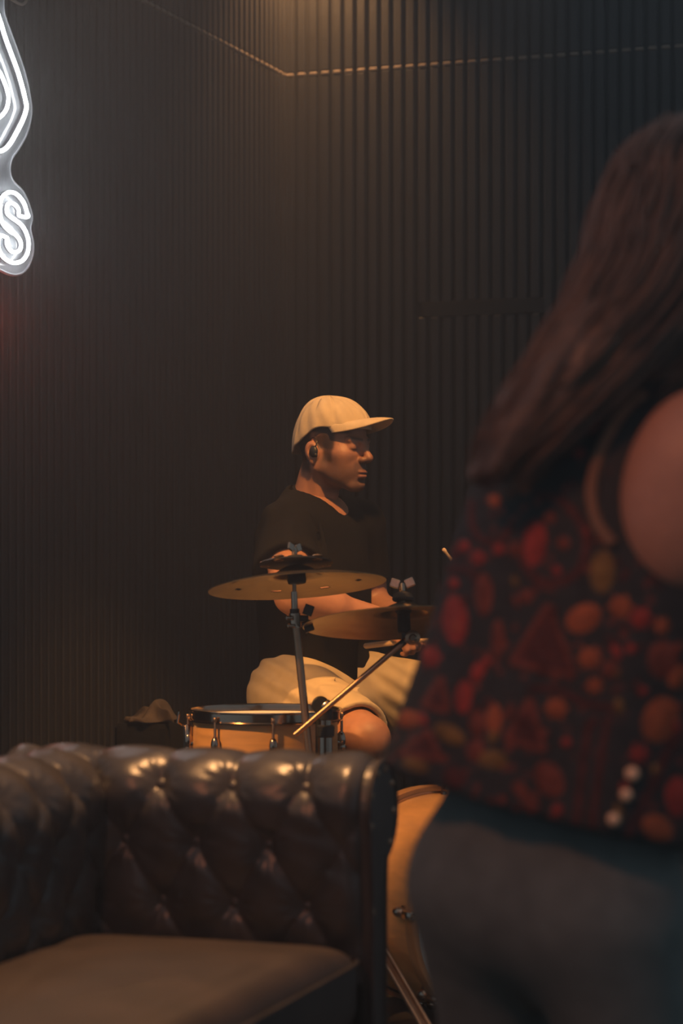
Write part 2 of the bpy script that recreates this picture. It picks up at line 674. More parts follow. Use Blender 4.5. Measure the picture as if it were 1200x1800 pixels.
def sign():
    root = thing('neon_sign', 'white neon sign on clear acrylic with an outlined letter S', 'neon sign', on_left(20, 480, 0.02))
    outline = [(10, -30), (7, 0), (7.5, 17), (10, 30), (22, 63), (33, 93), (45, 130), (53, 167), (56, 192), (54, 212), (47, 237), (33, 262), (22, 278), (18, 295), (20, 310),
               (27, 322), (40, 335), (48, 350), (55, 370), (57, 385), (54, 400), (56, 412), (59, 428), (58, 447), (52, 465), (45, 475), (37, 481), (25, 483), (13, 480), (0, 474), (-15, 470),
               (-60, 465), (-95, 420), (-100, 330), (-105, 220), (-100, 100), (-80, 0), (-50, -60), (-10, -70)]
    path = smooth_path([on_left(x, y, 0.040) for x, y in outline], 5, True)
    path2 = [p - WN * 0.006 for p in path]
    n = len(path)
    pl = MB()
    pl.add(path + path2, [tuple(range(n)), tuple(range(2 * n - 1, n - 1, -1))])
    plate = pl.build('acrylic_plate', M['acrylic'], root, smooth=False)
    MB().tube([p - WN * 0.003 for p in path], 0.0045, 8, True).build('polished_edge', M['rim'], plate)
    S = [(49, 381), (47, 372), (43, 359), (36, 348), (27, 340), (17, 338), (8, 342), (2, 352), (0, 370), (2, 385), (8, 397), (18, 407), (28, 413), (35, 422), (37, 431), (35, 439), (28, 443), (21, 442), (15, 435), (12, 427),
         (12, 418), (0, 415), (-3, 430), (0, 443), (7, 453), (17, 460), (27, 462), (38, 459), (46, 450), (50, 437), (50, 423), (46, 409), (39, 397), (30, 389), (20, 382), (13, 375), (12, 365), (15, 358), (20, 357), (28, 361), (33, 369), (34, 379)]
    big = [(-15, 2), (0, 36), (8, 62), (18, 90), (30, 122), (39, 152), (46, 182), (46, 193), (40, 211), (30, 231), (20, 249), (10, 261), (-2, 266), (-25, 266), (-60, 245), (-75, 190), (-65, 100), (-40, 20)]
    small = [(0, 128), (8, 145), (13, 160), (15, 174), (12, 190), (5, 201), (-4, 207), (-22, 204), (-32, 180), (-24, 142), (-10, 120)]
    for pts, r in ((S, 0.0050), (big, 0.0056), (small, 0.0050)):
        p = smooth_path([on_left(x, y, 0.056) for x, y in pts], 5, True)
        t = MB().tube(p, r, 8, True).build('neon_tube', M['neon'], root)
        MB().tube([q - WN * 0.007 for q in p], r * 0.9, 8, True).build('tube_base', M['neon_base'], t)
    MB().tube(smooth_path([on_left(x, y, 0.04) for x, y in ((8, -8), (22, 0), (35, 7), (43, 6), (47, -3), (47, -14))], 5), 0.004, 8).build('clip', M['raw_edge'], root)  # edge of the next acrylic letter, drawn as a tan tube
    for x, y in ((-60, 440), (-60, 30)):
        a = on_left(x, y, 0.0)
        MB().tube([a, a + WN * 0.037], 0.006, 10).build('standoff', M['chrome'], root)


sign()


# ------------------------------------------------------------------ the sofa
E1 = Vector((-math.cos(math.radians(18)), math.sin(math.radians(18)), 0))   # from the seat front to the back
E2 = Vector((math.sin(math.radians(18)), math.cos(math.radians(18)), 0))    # along the sofa, away from the camera
SO = Vector((0.037, 3.80, 0))                                               # far inner front corner on the floor
SDEP, SLEN = 0.475, 1.75


def sofa_pt(a, b, z):
    return SO + E1 * a + E2 * b + Vector((0, 0, z))


def arm_profile():
    """(outward, height) from the seat line up the inner face, round the roll and down the outside."""
    pts = [(0.0, 0.30), (0.0, 0.36), (-0.002, 0.42), (-0.006, 0.48), (-0.012, 0.53)]
    c, r = (0.062, 0.582), 0.082
    for a in np.linspace(205, -75, 29):
        pts.append((c[0] + r * math.cos(math.radians(a)), c[1] + r * math.sin(math.radians(a))))
    pts += [(0.078, 0.46), (0.076, 0.38), (0.074, 0.25), (0.074, 0.10)]
    return np.array(pts)


def tufted(name, length, frame, ubase, parent, amp=0.020, du=0.128, dv=0.100, ends=(True, True)):
    """One upholstered, button-tufted roll. frame(u, out, z) -> point."""
    prof = arm_profile()
    seg = np.linalg.norm(np.diff(prof, axis=0), axis=1)
    s = np.concatenate([[0], np.cumsum(seg)])
    nv = 190
    sv = np.linspace(0, s[-1], nv)
    px, pz = np.interp(sv, s, prof[:, 0]), np.interp(sv, s, prof[:, 1])
    for _ in range(3):
        px[1:-1] = (px[:-2] + 2 * px[1:-1] + px[2:]) / 4
        pz[1:-1] = (pz[:-2] + 2 * pz[1:-1] + pz[2:]) / 4
    tx, tz = np.gradient(px), np.gradient(pz)
    tl = np.hypot(tx, tz)
    nx, nz = -tz / tl, tx / tl
    s1 = sv[np.argmin(np.hypot(px - (-0.012), pz - 0.622))]
    nu = int(length / 0.005)
    U = np.linspace(0, length, nu)
    uu = (U[:, None] - ubase) / du
    vv = (s1 - sv[None, :]) / dv
    vpos = np.maximum(vv, 0)
    p, q = uu + vpos / 2, uu - vpos / 2
    h = (np.abs(np.sin(PI * p)) * np.abs(np.sin(PI * q)) + 1e-6) ** 0.27
    fade = np.where(vv < 0, np.clip(1 - 0.45 * np.clip(-vv / 0.5, 0, 1) - np.clip((-vv - 1.2) / 1.2, 0, 1), 0.08, 1), np.clip(1 - (vv - 2.2) / 0.8, 0.1, 1))
    A = amp * fade
    H = A * h
    # button dimples with gathered creases
    btn = []
    for row in (0, 1, 2):
        k0, k1 = int(math.floor(-ubase / du)) - 1, int(math.ceil((length - ubase) / du)) + 1
        for k in range(k0, k1 + 1):
            ub = (k + 0.5 * (row % 2)) * du + ubase
            if 0.035 < ub < length - 0.035:
                btn.append((ub, s1 - row * dv))
    for ub, sb in btn:
        i0, i1 = np.searchsorted(U, [ub - .07, ub + .07])
        j0, j1 = np.searchsorted(sv, [sb - .07, sb + .07])
        du_ = U[i0:i1, None] - ub
        ds_ = sv[None, j0:j1] - sb
        r = np.hypot(du_, ds_)
        th = np.arctan2(ds_, du_)
        ph = ub * 37.0
        H[i0:i1, j0:j1] += -0.010 * np.exp(-(r / 0.024) ** 2) + 0.0016 * np.sin(13 * th + ph) * np.exp(-((r - 0.03) / 0.016) ** 2)
    wob = 0.0015 * np.sin(U[:, None] * 61 + 9 * np.sin(sv[None, :] * 13)) * np.sin(sv[None, :] * 47 + 2)
    H += wob
    edge = 1.0
    if ends[0]:
        edge = edge * np.sqrt(np.clip(1 - (1 - np.clip(U / 0.03, 0, 1)) ** 2, 0, 1))
    if ends[1]:
        edge = edge * np.sqrt(np.clip(1 - (1 - np.clip((length - U) / 0.03, 0, 1)) ** 2, 0, 1))
    if not np.isscalar(edge):
        H = H * edge[:, None] - 0.012 * (1 - edge[:, None])
    OX, OZ = px[None, :] + nx[None, :] * H, pz[None, :] + nz[None, :] * H
    base = np.array(frame(0, 0, 0))
    du3 = np.array(frame(1, 0, 0)) - base
    do3 = np.array(frame(0, 1, 0)) - base
    P = base + U[:, None, None] * du3 + OX[..., None] * do3 + OZ[..., None] * np.array([0, 0, 1.0])
    me = grid_mesh(name, P)
    # close the two ends and the underside
    o = link(name, me, M['leather'], parent, True, 0)
    o.data.flip_normals() if False else None
    bmesh_btn = None
    for ub, sb in btn:
        j = int(np.argmin(np.abs(sv - sb)))
        n3 = Vector(do3 * nx[j] + np.array([0, 0, nz[j]])).normalized()
        c = Vector(base + ub * du3 + do3 * px[j] + np.array([0, 0, pz[j]])) - n3 * 0.0035
        R = n3.to_track_quat('Z', 'Y').to_matrix().to_4x4()
        key = 'button'
        if key not in BTN:
            BTN[key] = MB().lathe([(0.0005, -0.006), (0.0085, -0.006), (0.0095, -0.002), (0.0085, 0.0015), (0.005, 0.0036), (0.0005, 0.0043)], None, 12).mesh('button')
            BTN[key].polygons.foreach_set('use_smooth', [True] * len(BTN[key].polygons))
            BTN[key].materials.append(M['leather'])
        b = bpy.data.objects.new('button', BTN[key])
        COL.objects.link(b)
        b.parent = o
        b.matrix_local = Matrix.Translation(c) @ R
    return o


BTN = {}


def prof_panel(parent, frame, name, depth):
    """Flat facing with piping on the end of an arm."""
    prof = arm_profile()
    prof = [tuple(p) for p in prof if p[1] > 0.29 or p[0] > 0.05]
    pts = [(0.004, 0.10), (0.004, 0.20)] + [(x * 0.95 + 0.0035, z * 1.0 - 0.004) for x, z in prof]
    a = [frame(0.004, x, z) for x, z in pts]
    b = [frame(-depth, x, z) for x, z in pts]
    n = len(pts)
    mb = MB()
    mb.add(a + b, [tuple(range(n)), tuple(range(2 * n - 1, n - 1, -1))] + [(i, (i + 1) % n, n + (i + 1) % n, n + i) for i in range(n)])
    panel = mb.build(name, M['leather'], parent, smooth=False)
    MB().tube([p for p in b], 0.0045, 8, True).build('piping', M['leather_seat'], panel)
    tk = MB().lathe([(0.0005, 0), (0.006, 0), (0.005, 0.003), (0.0005, 0.0045)], None, 10).mesh('stud')
    tk.materials.append(M['steel'])
    for k in range(4, n - 6, 4):
        x, z = pts[k]
        cx, cz = 0.055, min(z, 0.58)
        p = frame(-depth, x + (cx - x) * 0.16, z + (cz - z) * 0.16)
        s = bpy.data.objects.new('stud', tk)
        COL.objects.link(s)
        s.parent = panel
        s.matrix_local = Matrix.Translation(p) @ (-E1).to_track_quat('Z', 'Y').to_matrix().to_4x4()
    return panel


def sofa():
    root = thing('sofa', 'black button-tufted leather sofa with rolled arms, in front of the drum kit', 'sofa', sofa_pt(0.25, -SLEN / 2, 0))
    far = lambda u, o, z: sofa_pt(u, o, z)
    tufted('arm', 0.66, far, 0.098, root)
    prof_panel(root, far, 'arm_front_panel', 0.012)
    near = lambda u, o, z: sofa_pt(u, -SLEN - o, z)
    tufted('arm', 0.66, near, 0.098, root)
    prof_panel(root, near, 'arm_front_panel', 0.012)
    back = lambda u, o, z: sofa_pt(SDEP + o, 0.10 - u, z)
    tufted('backrest', SLEN + 0.2, back, 0.105, root)
    # seat cushion: one long soft box
    for k in range(1):
        L = SLEN - 0.012
        c = sofa_pt(SDEP / 2 - 0.001, -0.006 - L / 2 - k * (L + 0.004), 0.298)
        hx, hy, hz = (SDEP + 0.012) / 2, L / 2, 0.088
        nu, nv = 96, 60
        th = np.linspace(-PI, PI, nu, endpoint=False)
        ph = np.linspace(-PI / 2, PI / 2, nv)

        def se(x, e):
            return np.sign(x) * np.abs(x) ** e
        X = hx * se(np.cos(ph), 0.28)[None] * se(np.cos(th), 0.16)[:, None]
        Y = hy * se(np.cos(ph), 0.28)[None] * se(np.sin(th), 0.07)[:, None]
        Z = hz * se(np.sin(ph), 0.55)[None] * np.ones(nu)[:, None]
        Z = Z + np.where(Z > 0, 0.012 * (1 - (X / hx) ** 2) * (1 - (Y / hy) ** 2) + 0.002 * np.sin(X * 40 + 3 * np.sin(Y * 17)), 0)
        P = np.array(c) + X[..., None] * np.array(E1) + Y[..., None] * np.array(E2) + Z[..., None] * np.array([0, 0, 1.0])
        cu = link('seat_cushion', grid_mesh('seat_cushion', P, close_u=True), M['leather_seat'], root, True, 0)
        rimp = []
        for t in np.linspace(-PI, PI, 80, endpoint=False):
            rimp.append(c + E1 * float((hx + .001) * se(np.cos(t), 0.16)) + E2 * float((hy - .001) * se(np.sin(t), 0.07)) + Vector((0, 0, 0.045)))
        MB().tube(rimp, 0.0045, 6, True).build('piping', M['leather'], cu)
    R = Matrix((E1, E2, Vector((0, 0, 1)))).transposed()
    MB().box(sofa_pt(SDEP / 2 + 0.02, -SLEN / 2, 0.155), (SDEP + 0.06, SLEN + 0.1, 0.125), R, 0.01).build('base', M['leather'], root)
    MB().box(sofa_pt(SDEP + 0.04, -SLEN / 2, 0.32), (0.05, SLEN + 0.15, 0.45), R, 0.01).build('back_frame', M['leather'], root)
    for a in (0.02, SDEP + 0.02):
        for b in (0.02, -SLEN - 0.02):
            MB().lathe([(0.02, 0), (0.03, 0.02), (0.034, 0.05), (0.026, 0.085), (0.03, 0.095)], Matrix.Translation(sofa_pt(a, b, 0)), 16).build('foot', M['maple_dark'], root)


sofa()


# ------------------------------------------------------------------ drum kit
def wing_nut(p, up, side, s, name, mat, parent):
    up, side = Vector(up).normalized(), Vector(side).normalized()
    side = (side - up * side.dot(up)).normalized()
    t = up.cross(side)
    mb = MB()
    R = Matrix((side, t, up)).transposed()
    mb.lathe([(0.0048 * s, -0.009 * s), (0.006 * s, -0.008 * s), (0.0052 * s, 0.007 * s), (0.003 * s, 0.008 * s)], Matrix.Translation(p) @ R.to_4x4(), 12)
    for sg in (-1, 1):
        mb.box(Vector(p) + side * sg * 0.0145 * s + up * 0.008 * s, (0.019 * s, 0.006 * s, 0.017 * s), R @ Matrix.Rotation(-sg * 0.35, 3, 'Y'), 0.0012 * s)
    return mb.build(name, mat, parent, smooth=False)


def frame_from(up, hint=(1, 0, 0)):
    up = Vector(up).normalized()
    x = Vector(hint)
    x = (x - up * x.dot(up)).normalized()
    return Matrix((x, up.cross(x), up)).transposed()


def cymbal(name, label, c, R, normal, holes, group):
    root_R = frame_from(normal).to_4x4()
    T = Matrix.Translation(c) @ root_R
    n = 72
    rs = [0.006, 0.018, 0.032, 0.044, 0.052, 0.058] + list(np.linspace(0.07, R - 0.006, 13)) + [R]

    def top(r):
        bell = 0.026 * (1 - min(r / 0.056, 1) ** 2) if r < 0.056 else 0
        bow = -0.022 * ((r - 0.056) / (R - 0.056)) ** 1.7 if r > 0.056 else 0
        return bell + bow
    hole_ids = set()
    vs, fs = [], []
    m = len(rs)
    for sgn in (1, -1):
        for r in rs:
            for k in range(n):
                a = 2 * PI * k / n
                lathe_groove = 0.00025 * math.sin(r * 900)
                vs.append(T @ Vector((r * math.cos(a), r * math.sin(a), top(r) + sgn * 0.0007 + sgn * lathe_groove)))
    if holes:
        for h in range(holes):
            kc = int((h + 0.35) * n / holes)
            for i in (13,):
                for k in (kc, kc + 1):
                    hole_ids.add((i, k % n))
    for i in range(m - 1):
        for k in range(n):
            if (i, k) in hole_ids:
                continue
            a, b, c2, d = i * n + k, i * n + (k + 1) % n, (i + 1) * n + (k + 1) % n, (i + 1) * n + k
            fs.append((a, d, c2, b))
            o = m * n
            fs.append((a + o, b + o, c2 + o, d + o))
    o = m * n
    for k in range(n):
        a, b = (m - 1) * n + k, (m - 1) * n + (k + 1) % n
        fs.append((a, a + o, b + o, b))
    ob = MB().add(vs, fs).build(name, M['bronze'], None, True, 50)
    tag(ob, label, 'cymbal', group)
    return ob


def tripod(root, hub, feet, mat, r=0.009, brace=None):
    for f in feet:
        f = Vector(f)
        d = (f - hub).normalized()
        side = d.cross(Vector((0, 0, 1))).normalized()
        mb = MB()
        for sg in (-1, 1):
            mb.tube([hub + side * sg * r, f + side * sg * r + Vector((0, 0, 0.012))], 0.0035, 6)
        mid = (hub + f) / 2
        R = Matrix((d, side, d.cross(side))).transposed()
        mb.box(mid, ((f - hub).length * 0.98, r * 2.2, 0.003), R)
        lg = mb.build('leg', mat, root)
        MB().lathe([(0.011, 0.0), (0.014, 0.004), (0.014, 0.016), (0.009, 0.026)], Matrix.Translation((f.x, f.y, 0)), 12).build('rubber_foot', M['rubber'], lg)


DS = 5.12
# straight stand with the holed cymbal
c1 = W(521, 1013, DS)
n1 = Vector((-math.sin(math.radians(4.2)), 0, 1)).normalized()
n1 = (Matrix.Rotation(math.radians(-8.8), 3, 'X') @ Vector((0, 0, 1)))
n1 = Vector((n1.x - 0.072, n1.y, n1.z)).normalized()
cymbal('cymbal', 'bronze crash cymbal with round holes, level with the drummer\'s elbow', c1, 0.196, n1, 8, 'cymbals on stands')


def stand_one():
    root = thing('cymbal_stand', 'straight chrome cymbal stand whose tube crosses in front of the snare drum', 'cymbal stand', (W(584, 1740, DS).x, DS, 0))
    top = W(516, 968, DS)
    j = W(518, 1078, DS)
    MB().tube([top, j], 0.0045, 10).build('threaded_rod', M['steel'], root)
    MB().tube([W(516.5, 1040, DS), W(518, 1076, DS)], 0.0072, 12).build('rod_sleeve', M['chrome'], root)
    MB().tube([W(517.5, 1070, DS), W(518.5, 1096, DS)], 0.0105, 12).build('tilter', M['black_metal'], root)
    cl = MB()
    cl.tube([W(518, 1078, DS), W(519.5, 1103, DS)], 0.0125, 14)
    cl.box(W(509, 1086, DS - 0.008), (0.016, 0.022, 0.010), None, 0.002)
    cl.box(W(512, 1100, DS - 0.008), (0.018, 0.022, 0.008), None, 0.002)
    clo = cl.build('clamp', M['chrome'], root)
    wing_nut(W(534, 1087, DS), (1, 0, 0), (0, 0.2, 1), 1.25, 'wing_nut', M['black_metal'], root)
    MB().tube([W(520, 1100, DS), W(553, 1420, DS)], 0.0088, 14).build('tube', M['steel'], root)
    MB().tube([W(552, 1400, DS), W(584, 1735, DS)], 0.0125, 14).build('base_tube', M['steel'], root)
    MB().lathe([(0.014, 0), (0.017, 0.004), (0.017, 0.03), (0.014, 0.034)], Matrix.Translation(W(552, 1425, DS)), 14).build('collar', M['chrome'], root)
    hub = W(566, 1540, DS)
    b = W(584, 1740, DS)
    tripod(root, hub, [(b.x - 0.30, DS + 0.04, 0), (b.x + 0.1, DS + 0.30, 0), (b.x + 0.03, DS - 0.3, 0)], M['steel'])
    # felts, sleeve and wing nut on the cymbal
    up = n1
    MB().lathe([(0.005, -0.016), (0.019, -0.016), (0.021, -0.010), (0.019, 0.018), (0.005, 0.018)], Matrix.Translation(c1 + up * 0.0) @ frame_from(up).to_4x4(), 18).build('felt', M['felt'], root)
    MB().lathe([(0.005, 0.030), (0.0165, 0.030), (0.0185, 0.034), (0.0185, 0.043), (0.0165, 0.046), (0.005, 0.046)], Matrix.Translation(c1) @ frame_from(up).to_4x4(), 18).build('felt', M['felt'], root)
    wing_nut(c1 + up * 0.057, up, (0.55, 0.8, 0), 0.95, 'wing_nut', M['chrome'], root)


stand_one()


def jingle():
    up = Vector((n1.x + 0.045, n1.y + 0.02, n1.z)).normalized()
    T = Matrix.Translation(c1 + up * 0.0285) @ frame_from(up).to_4x4()
    root = thing('jingle_ring', 'flat black jingle ring lying on top of the holed cymbal', 'percussion', c1 + up * 0.026)
    MB().lathe([(0.012, -0.0025), (0.078, -0.0025), (0.081, 0), (0.078, 0.0035), (0.050, 0.0035), (0.012, 0.003)], T, 40).build('ring', M['black_plastic'], root)
    for k in range(5):
        a = 2 * PI * (k + 0.32) / 5
        MB().lathe([(0.002, -0.004), (0.0105, -0.005), (0.012, -0.0035), (0.004, -0.001), (0.012, 0.0045), (0.0105, 0.0065), (0.002, 0.006)], T @ Matrix.Translation((0.071 * math.cos(a), 0.071 * math.sin(a), 0.002)), 14).build('jingle', M['steel'], root)


jingle()

# boom stand with the second cymbal
c2 = W(709, 1079, DS)
n2 = Matrix.Rotation(math.radians(-11.0), 3, 'X') @ Vector((0, 0, 1))
n2 = Vector((n2.x - 0.035, n2.y, n2.z)).normalized()
cymbal('cymbal', 'larger bronze ride cymbal over the drummer\'s lap, tilted to show its underside', c2, 0.222, n2, 0, 'cymbals on stands')


def stand_two():
    tb = W(572, 1245, DS)
    root = thing('boom_cymbal_stand', 'chrome boom cymbal stand with a diagonal arm above the snare drum', 'cymbal stand', (tb.x, DS, 0))
    MB().tube([tb, W(572, 1480, DS)], 0.0128, 16).build('tube', M['chrome'], root)
    MB().tube([W(572, 1292, DS), W(572, 1740, DS)], 0.0158, 16).build('base_tube', M['chrome'], root)
    MB().tube([W(559, 1258, DS + .01), W(559, 1420, DS + .01)], 0.006, 10).build('memory_rail', M['black_metal'], root)
    MB().lathe([(0.016, 0), (0.0195, 0.003), (0.0195, 0.024), (0.016, 0.027)], Matrix.Translation(W(572, 1296, DS)), 16).build('collar', M['black_metal'], root)
    MB().lathe([(0.013, -0.012), (0.016, -0.01), (0.016, 0.012), (0.012, 0.014)], Matrix.Translation(W(572, 1256, DS)), 16).build('collar', M['black_metal'], root)
    DB = DS - 0.022
    a, b = W(518, 1292, DB - 0.02), W(722, 1118, DB)
    boom = MB().tube([a, b], 0.0062, 12).build('boom_arm', M['steel'], root)
    MB().tube([W(688, 1146, DB), W(711, 1127, DB)], 0.0078, 12).build('knurled_sleeve', M['black_metal'], boom)
    T = Matrix.Translation(W(563, 1239, DS - 0.004)) @ Matrix.Rotation(PI / 2, 4, 'X')
    dk = MB().lathe([(0.002, -0.012), (0.017, -0.012), (0.019, -0.009), (0.019, 0.009), (0.016, 0.012), (0.002, 0.012)], T, 24).build('boom_clamp', M['black_metal'], root)
    MB().box(W(573, 1239, DB - 0.002), (0.024, 0.018, 0.014), Matrix.Rotation(-0.72, 3, 'Y'), 0.003).build('clamp_block', M['chrome'], dk)
    MB().tube([W(545, 1238, DS), W(556, 1238, DS)], 0.0035, 8).build('clamp_bolt', M['steel'], dk)
    # tilter at the end of the boom and its cymbal post
    T = Matrix.Translation(W(725, 1121, DB)) @ Matrix.Rotation(PI / 2, 4, 'X')
    ti = MB().lathe([(0.006, -0.014), (0.013, -0.014), (0.0165, -0.01), (0.0165, 0.008), (0.012, 0.011), (0.006, 0.011)], T, 22).build('tilter', M['steel'], root)
    MB().lathe([(0.002, 0.011), (0.008, 0.011), (0.009, 0.016), (0.006, 0.02), (0.002, 0.02)], T, 14).build('tilter_bolt', M['chrome'], ti)
    MB().tube([W(712, 1126, DS), W(711.5, 1098, DS)], 0.0085, 12).build('post_socket', M['black_metal'], root)
    up = n2
    MB().tube([W(712, 1118, DS), c2 + up * 0.068], 0.004, 10).build('threaded_rod', M['steel'], root)
    F = frame_from(up).to_4x4()
    MB().lathe([(0.005, -0.042), (0.0125, -0.042), (0.0145, -0.036), (0.0145, 0.0), (0.018, 0.004), (0.018, 0.020), (0.005, 0.020)], Matrix.Translation(c2) @ F, 18).build('felt', M['felt'], root)
    MB().lathe([(0.005, 0.029), (0.022, 0.029), (0.024, 0.034), (0.020, 0.044), (0.010, 0.048), (0.005, 0.048)], Matrix.Translation(c2) @ F, 20).build('felt', M['felt'], root)
    wing_nut(c2 + up * 0.060, up, (1, -0.1, 0), 1.12, 'wing_nut', M['chrome'], root)
    hub = W(572, 1497, DS)
    tripod(root, hub, [(0.205, 4.55, 0), (tb.x - 0.33, DS - 0.06, 0), (tb.x + 0.12, DS + 0.33, 0)], M['steel'], 0.0095)


stand_two()


def snare():
    D = 5.36
    c = W(466, 1253, D)
    R, H = 0.166, 0.138
    root = thing('snare_drum', 'snare drum with honey maple shell, chrome hoops and white head', 'snare drum', (c.x, c.y, c.z - H - 0.01))
    T = Matrix.Translation(c)
    sh = MB().lathe([(R, -H), (R + .0005, -H * .75), (R + .0005, -H * .25), (R, -0.012), (R - 0.007, -0.008), (R - 0.007, -H)], T, 64).build('shell', M['maple'], root)
    MB().lathe([(0.002, -0.006), (R - 0.002, -0.006), (R, -0.009)], T, 64).build('batter_head', M['drumskin'], root)
    for zt, nm in ((0.006, 1), (-H - 0.016, -1)):
        # flanged hoop
        z0 = zt
        MB().lathe([(R + 0.0035, z0 - 0.020), (R + 0.012, z0 - 0.022), (R + 0.0125, z0 - 0.0195), (R + 0.006, z0 - 0.017), (R + 0.006, z0), (R + 0.0105, z0 + 0.0025), (R + 0.010, z0 + 0.005), (R + 0.0045, z0 + 0.004), (R + 0.0035, z0)], T, 72, True).build('hoop', M['chrome'], root)
    MB().lathe([(0.002, -H - 0.004), (R - 0.002, -H - 0.004), (R, -H)], T, 48).build('resonant_head', M['drumskin'], root)
    n = 8
    for k in range(n):
        a = 2 * PI * (k + 0.5) / n - PI / 2 - 0.26
        d = Vector((math.cos(a), math.sin(a), 0))
        p = c + d * (R + 0.010)
        mb = MB()
        Rz = Matrix.Rotation(a, 4, 'Z')
        mb.ball(p + Vector((0, 0, -H / 2 + 0.006)), (0.011, 0.010, 0.020), 10, Rz)
        mb.ball(p + Vector((0, 0, -H / 2 - 0.012)) + d * 0.002, (0.010, 0.008, 0.012), 8, Rz)
        mb.tube([c + d * (R - 0.001) + Vector((0, 0, -H / 2)), p + Vector((0, 0, -H / 2))], 0.009, 10)
        lug = mb.build('lug', M['chrome'], root)
        rod = MB().tube([p + d * 0.001 + Vector((0, 0, -0.008)), p + d * 0.001 + Vector((0, 0, -H / 2))], 0.0032, 8)
        rod.tube([p + d * 0.001 + Vector((0, 0, -H / 2 - .01)), p + d * 0.001 + Vector((0, 0, -H - .008))], 0.0032, 8)
        rod.box(p + d * 0.001 + Vector((0, 0, -0.006)), (0.008, 0.008, 0.010), Rz.to_3x3(), 0.001)
        rod.build('tension_rod', M['steel'], lug)
    # strainer at the left with its lever and snare cord
    a = PI * 1.03
    d = Vector((math.cos(a), math.sin(a), 0))
    mb = MB().box(c + d * (R + 0.012) + Vector((0, 0, -0.062)), (0.02, 0.026, 0.075), Matrix.Rotation(a, 3, 'Z'), 0.004)
    st = mb.build('strainer', M['chrome'], root)
    MB().tube([c + d * (R + 0.02) + Vector((0, 0, -0.03)), c + d * (R + 0.034) + Vector((0, -0.01, -0.02)), c + d * (R + 0.03) + Vector((0, -0.012, 0.005))], 0.0035, 8).build('strainer_lever', M['chrome'], st)
    # stand
    sroot = thing('snare_stand', 'chrome tripod stand under the snare drum', 'drum stand', (c.x, c.y, 0))
    hub = Vector((c.x, c.y, 0.30))
    MB().tube([(c.x, c.y, 0.10), (c.x, c.y, c.z - H - 0.06)], 0.012, 12).build('tube', M['steel'], sroot)
    for k in range(3):
        a = 2 * PI * k / 3 + 0.4
        d = Vector((math.cos(a), math.sin(a), 0))
        q = c + d * (R - 0.005) + Vector((0, 0, -H - 0.021))
        MB().tube([Vector((c.x, c.y, c.z - H - 0.07)), q - d * 0.03 - Vector((0, 0, 0.012)), q + Vector((0, 0, -0.006)), q + d * 0.021 + Vector((0, 0, 0.004)), q + d * 0.021 + Vector((0, 0, 0.018))], 0.006, 8).build('basket_arm', M['steel'], sroot)
    tripod(sroot, hub, [(c.x + 0.26 * math.cos(a), c.y + 0.26 * math.sin(a), 0) for a in (0.5, 2.6, 4.6)], M['steel'])


snare()


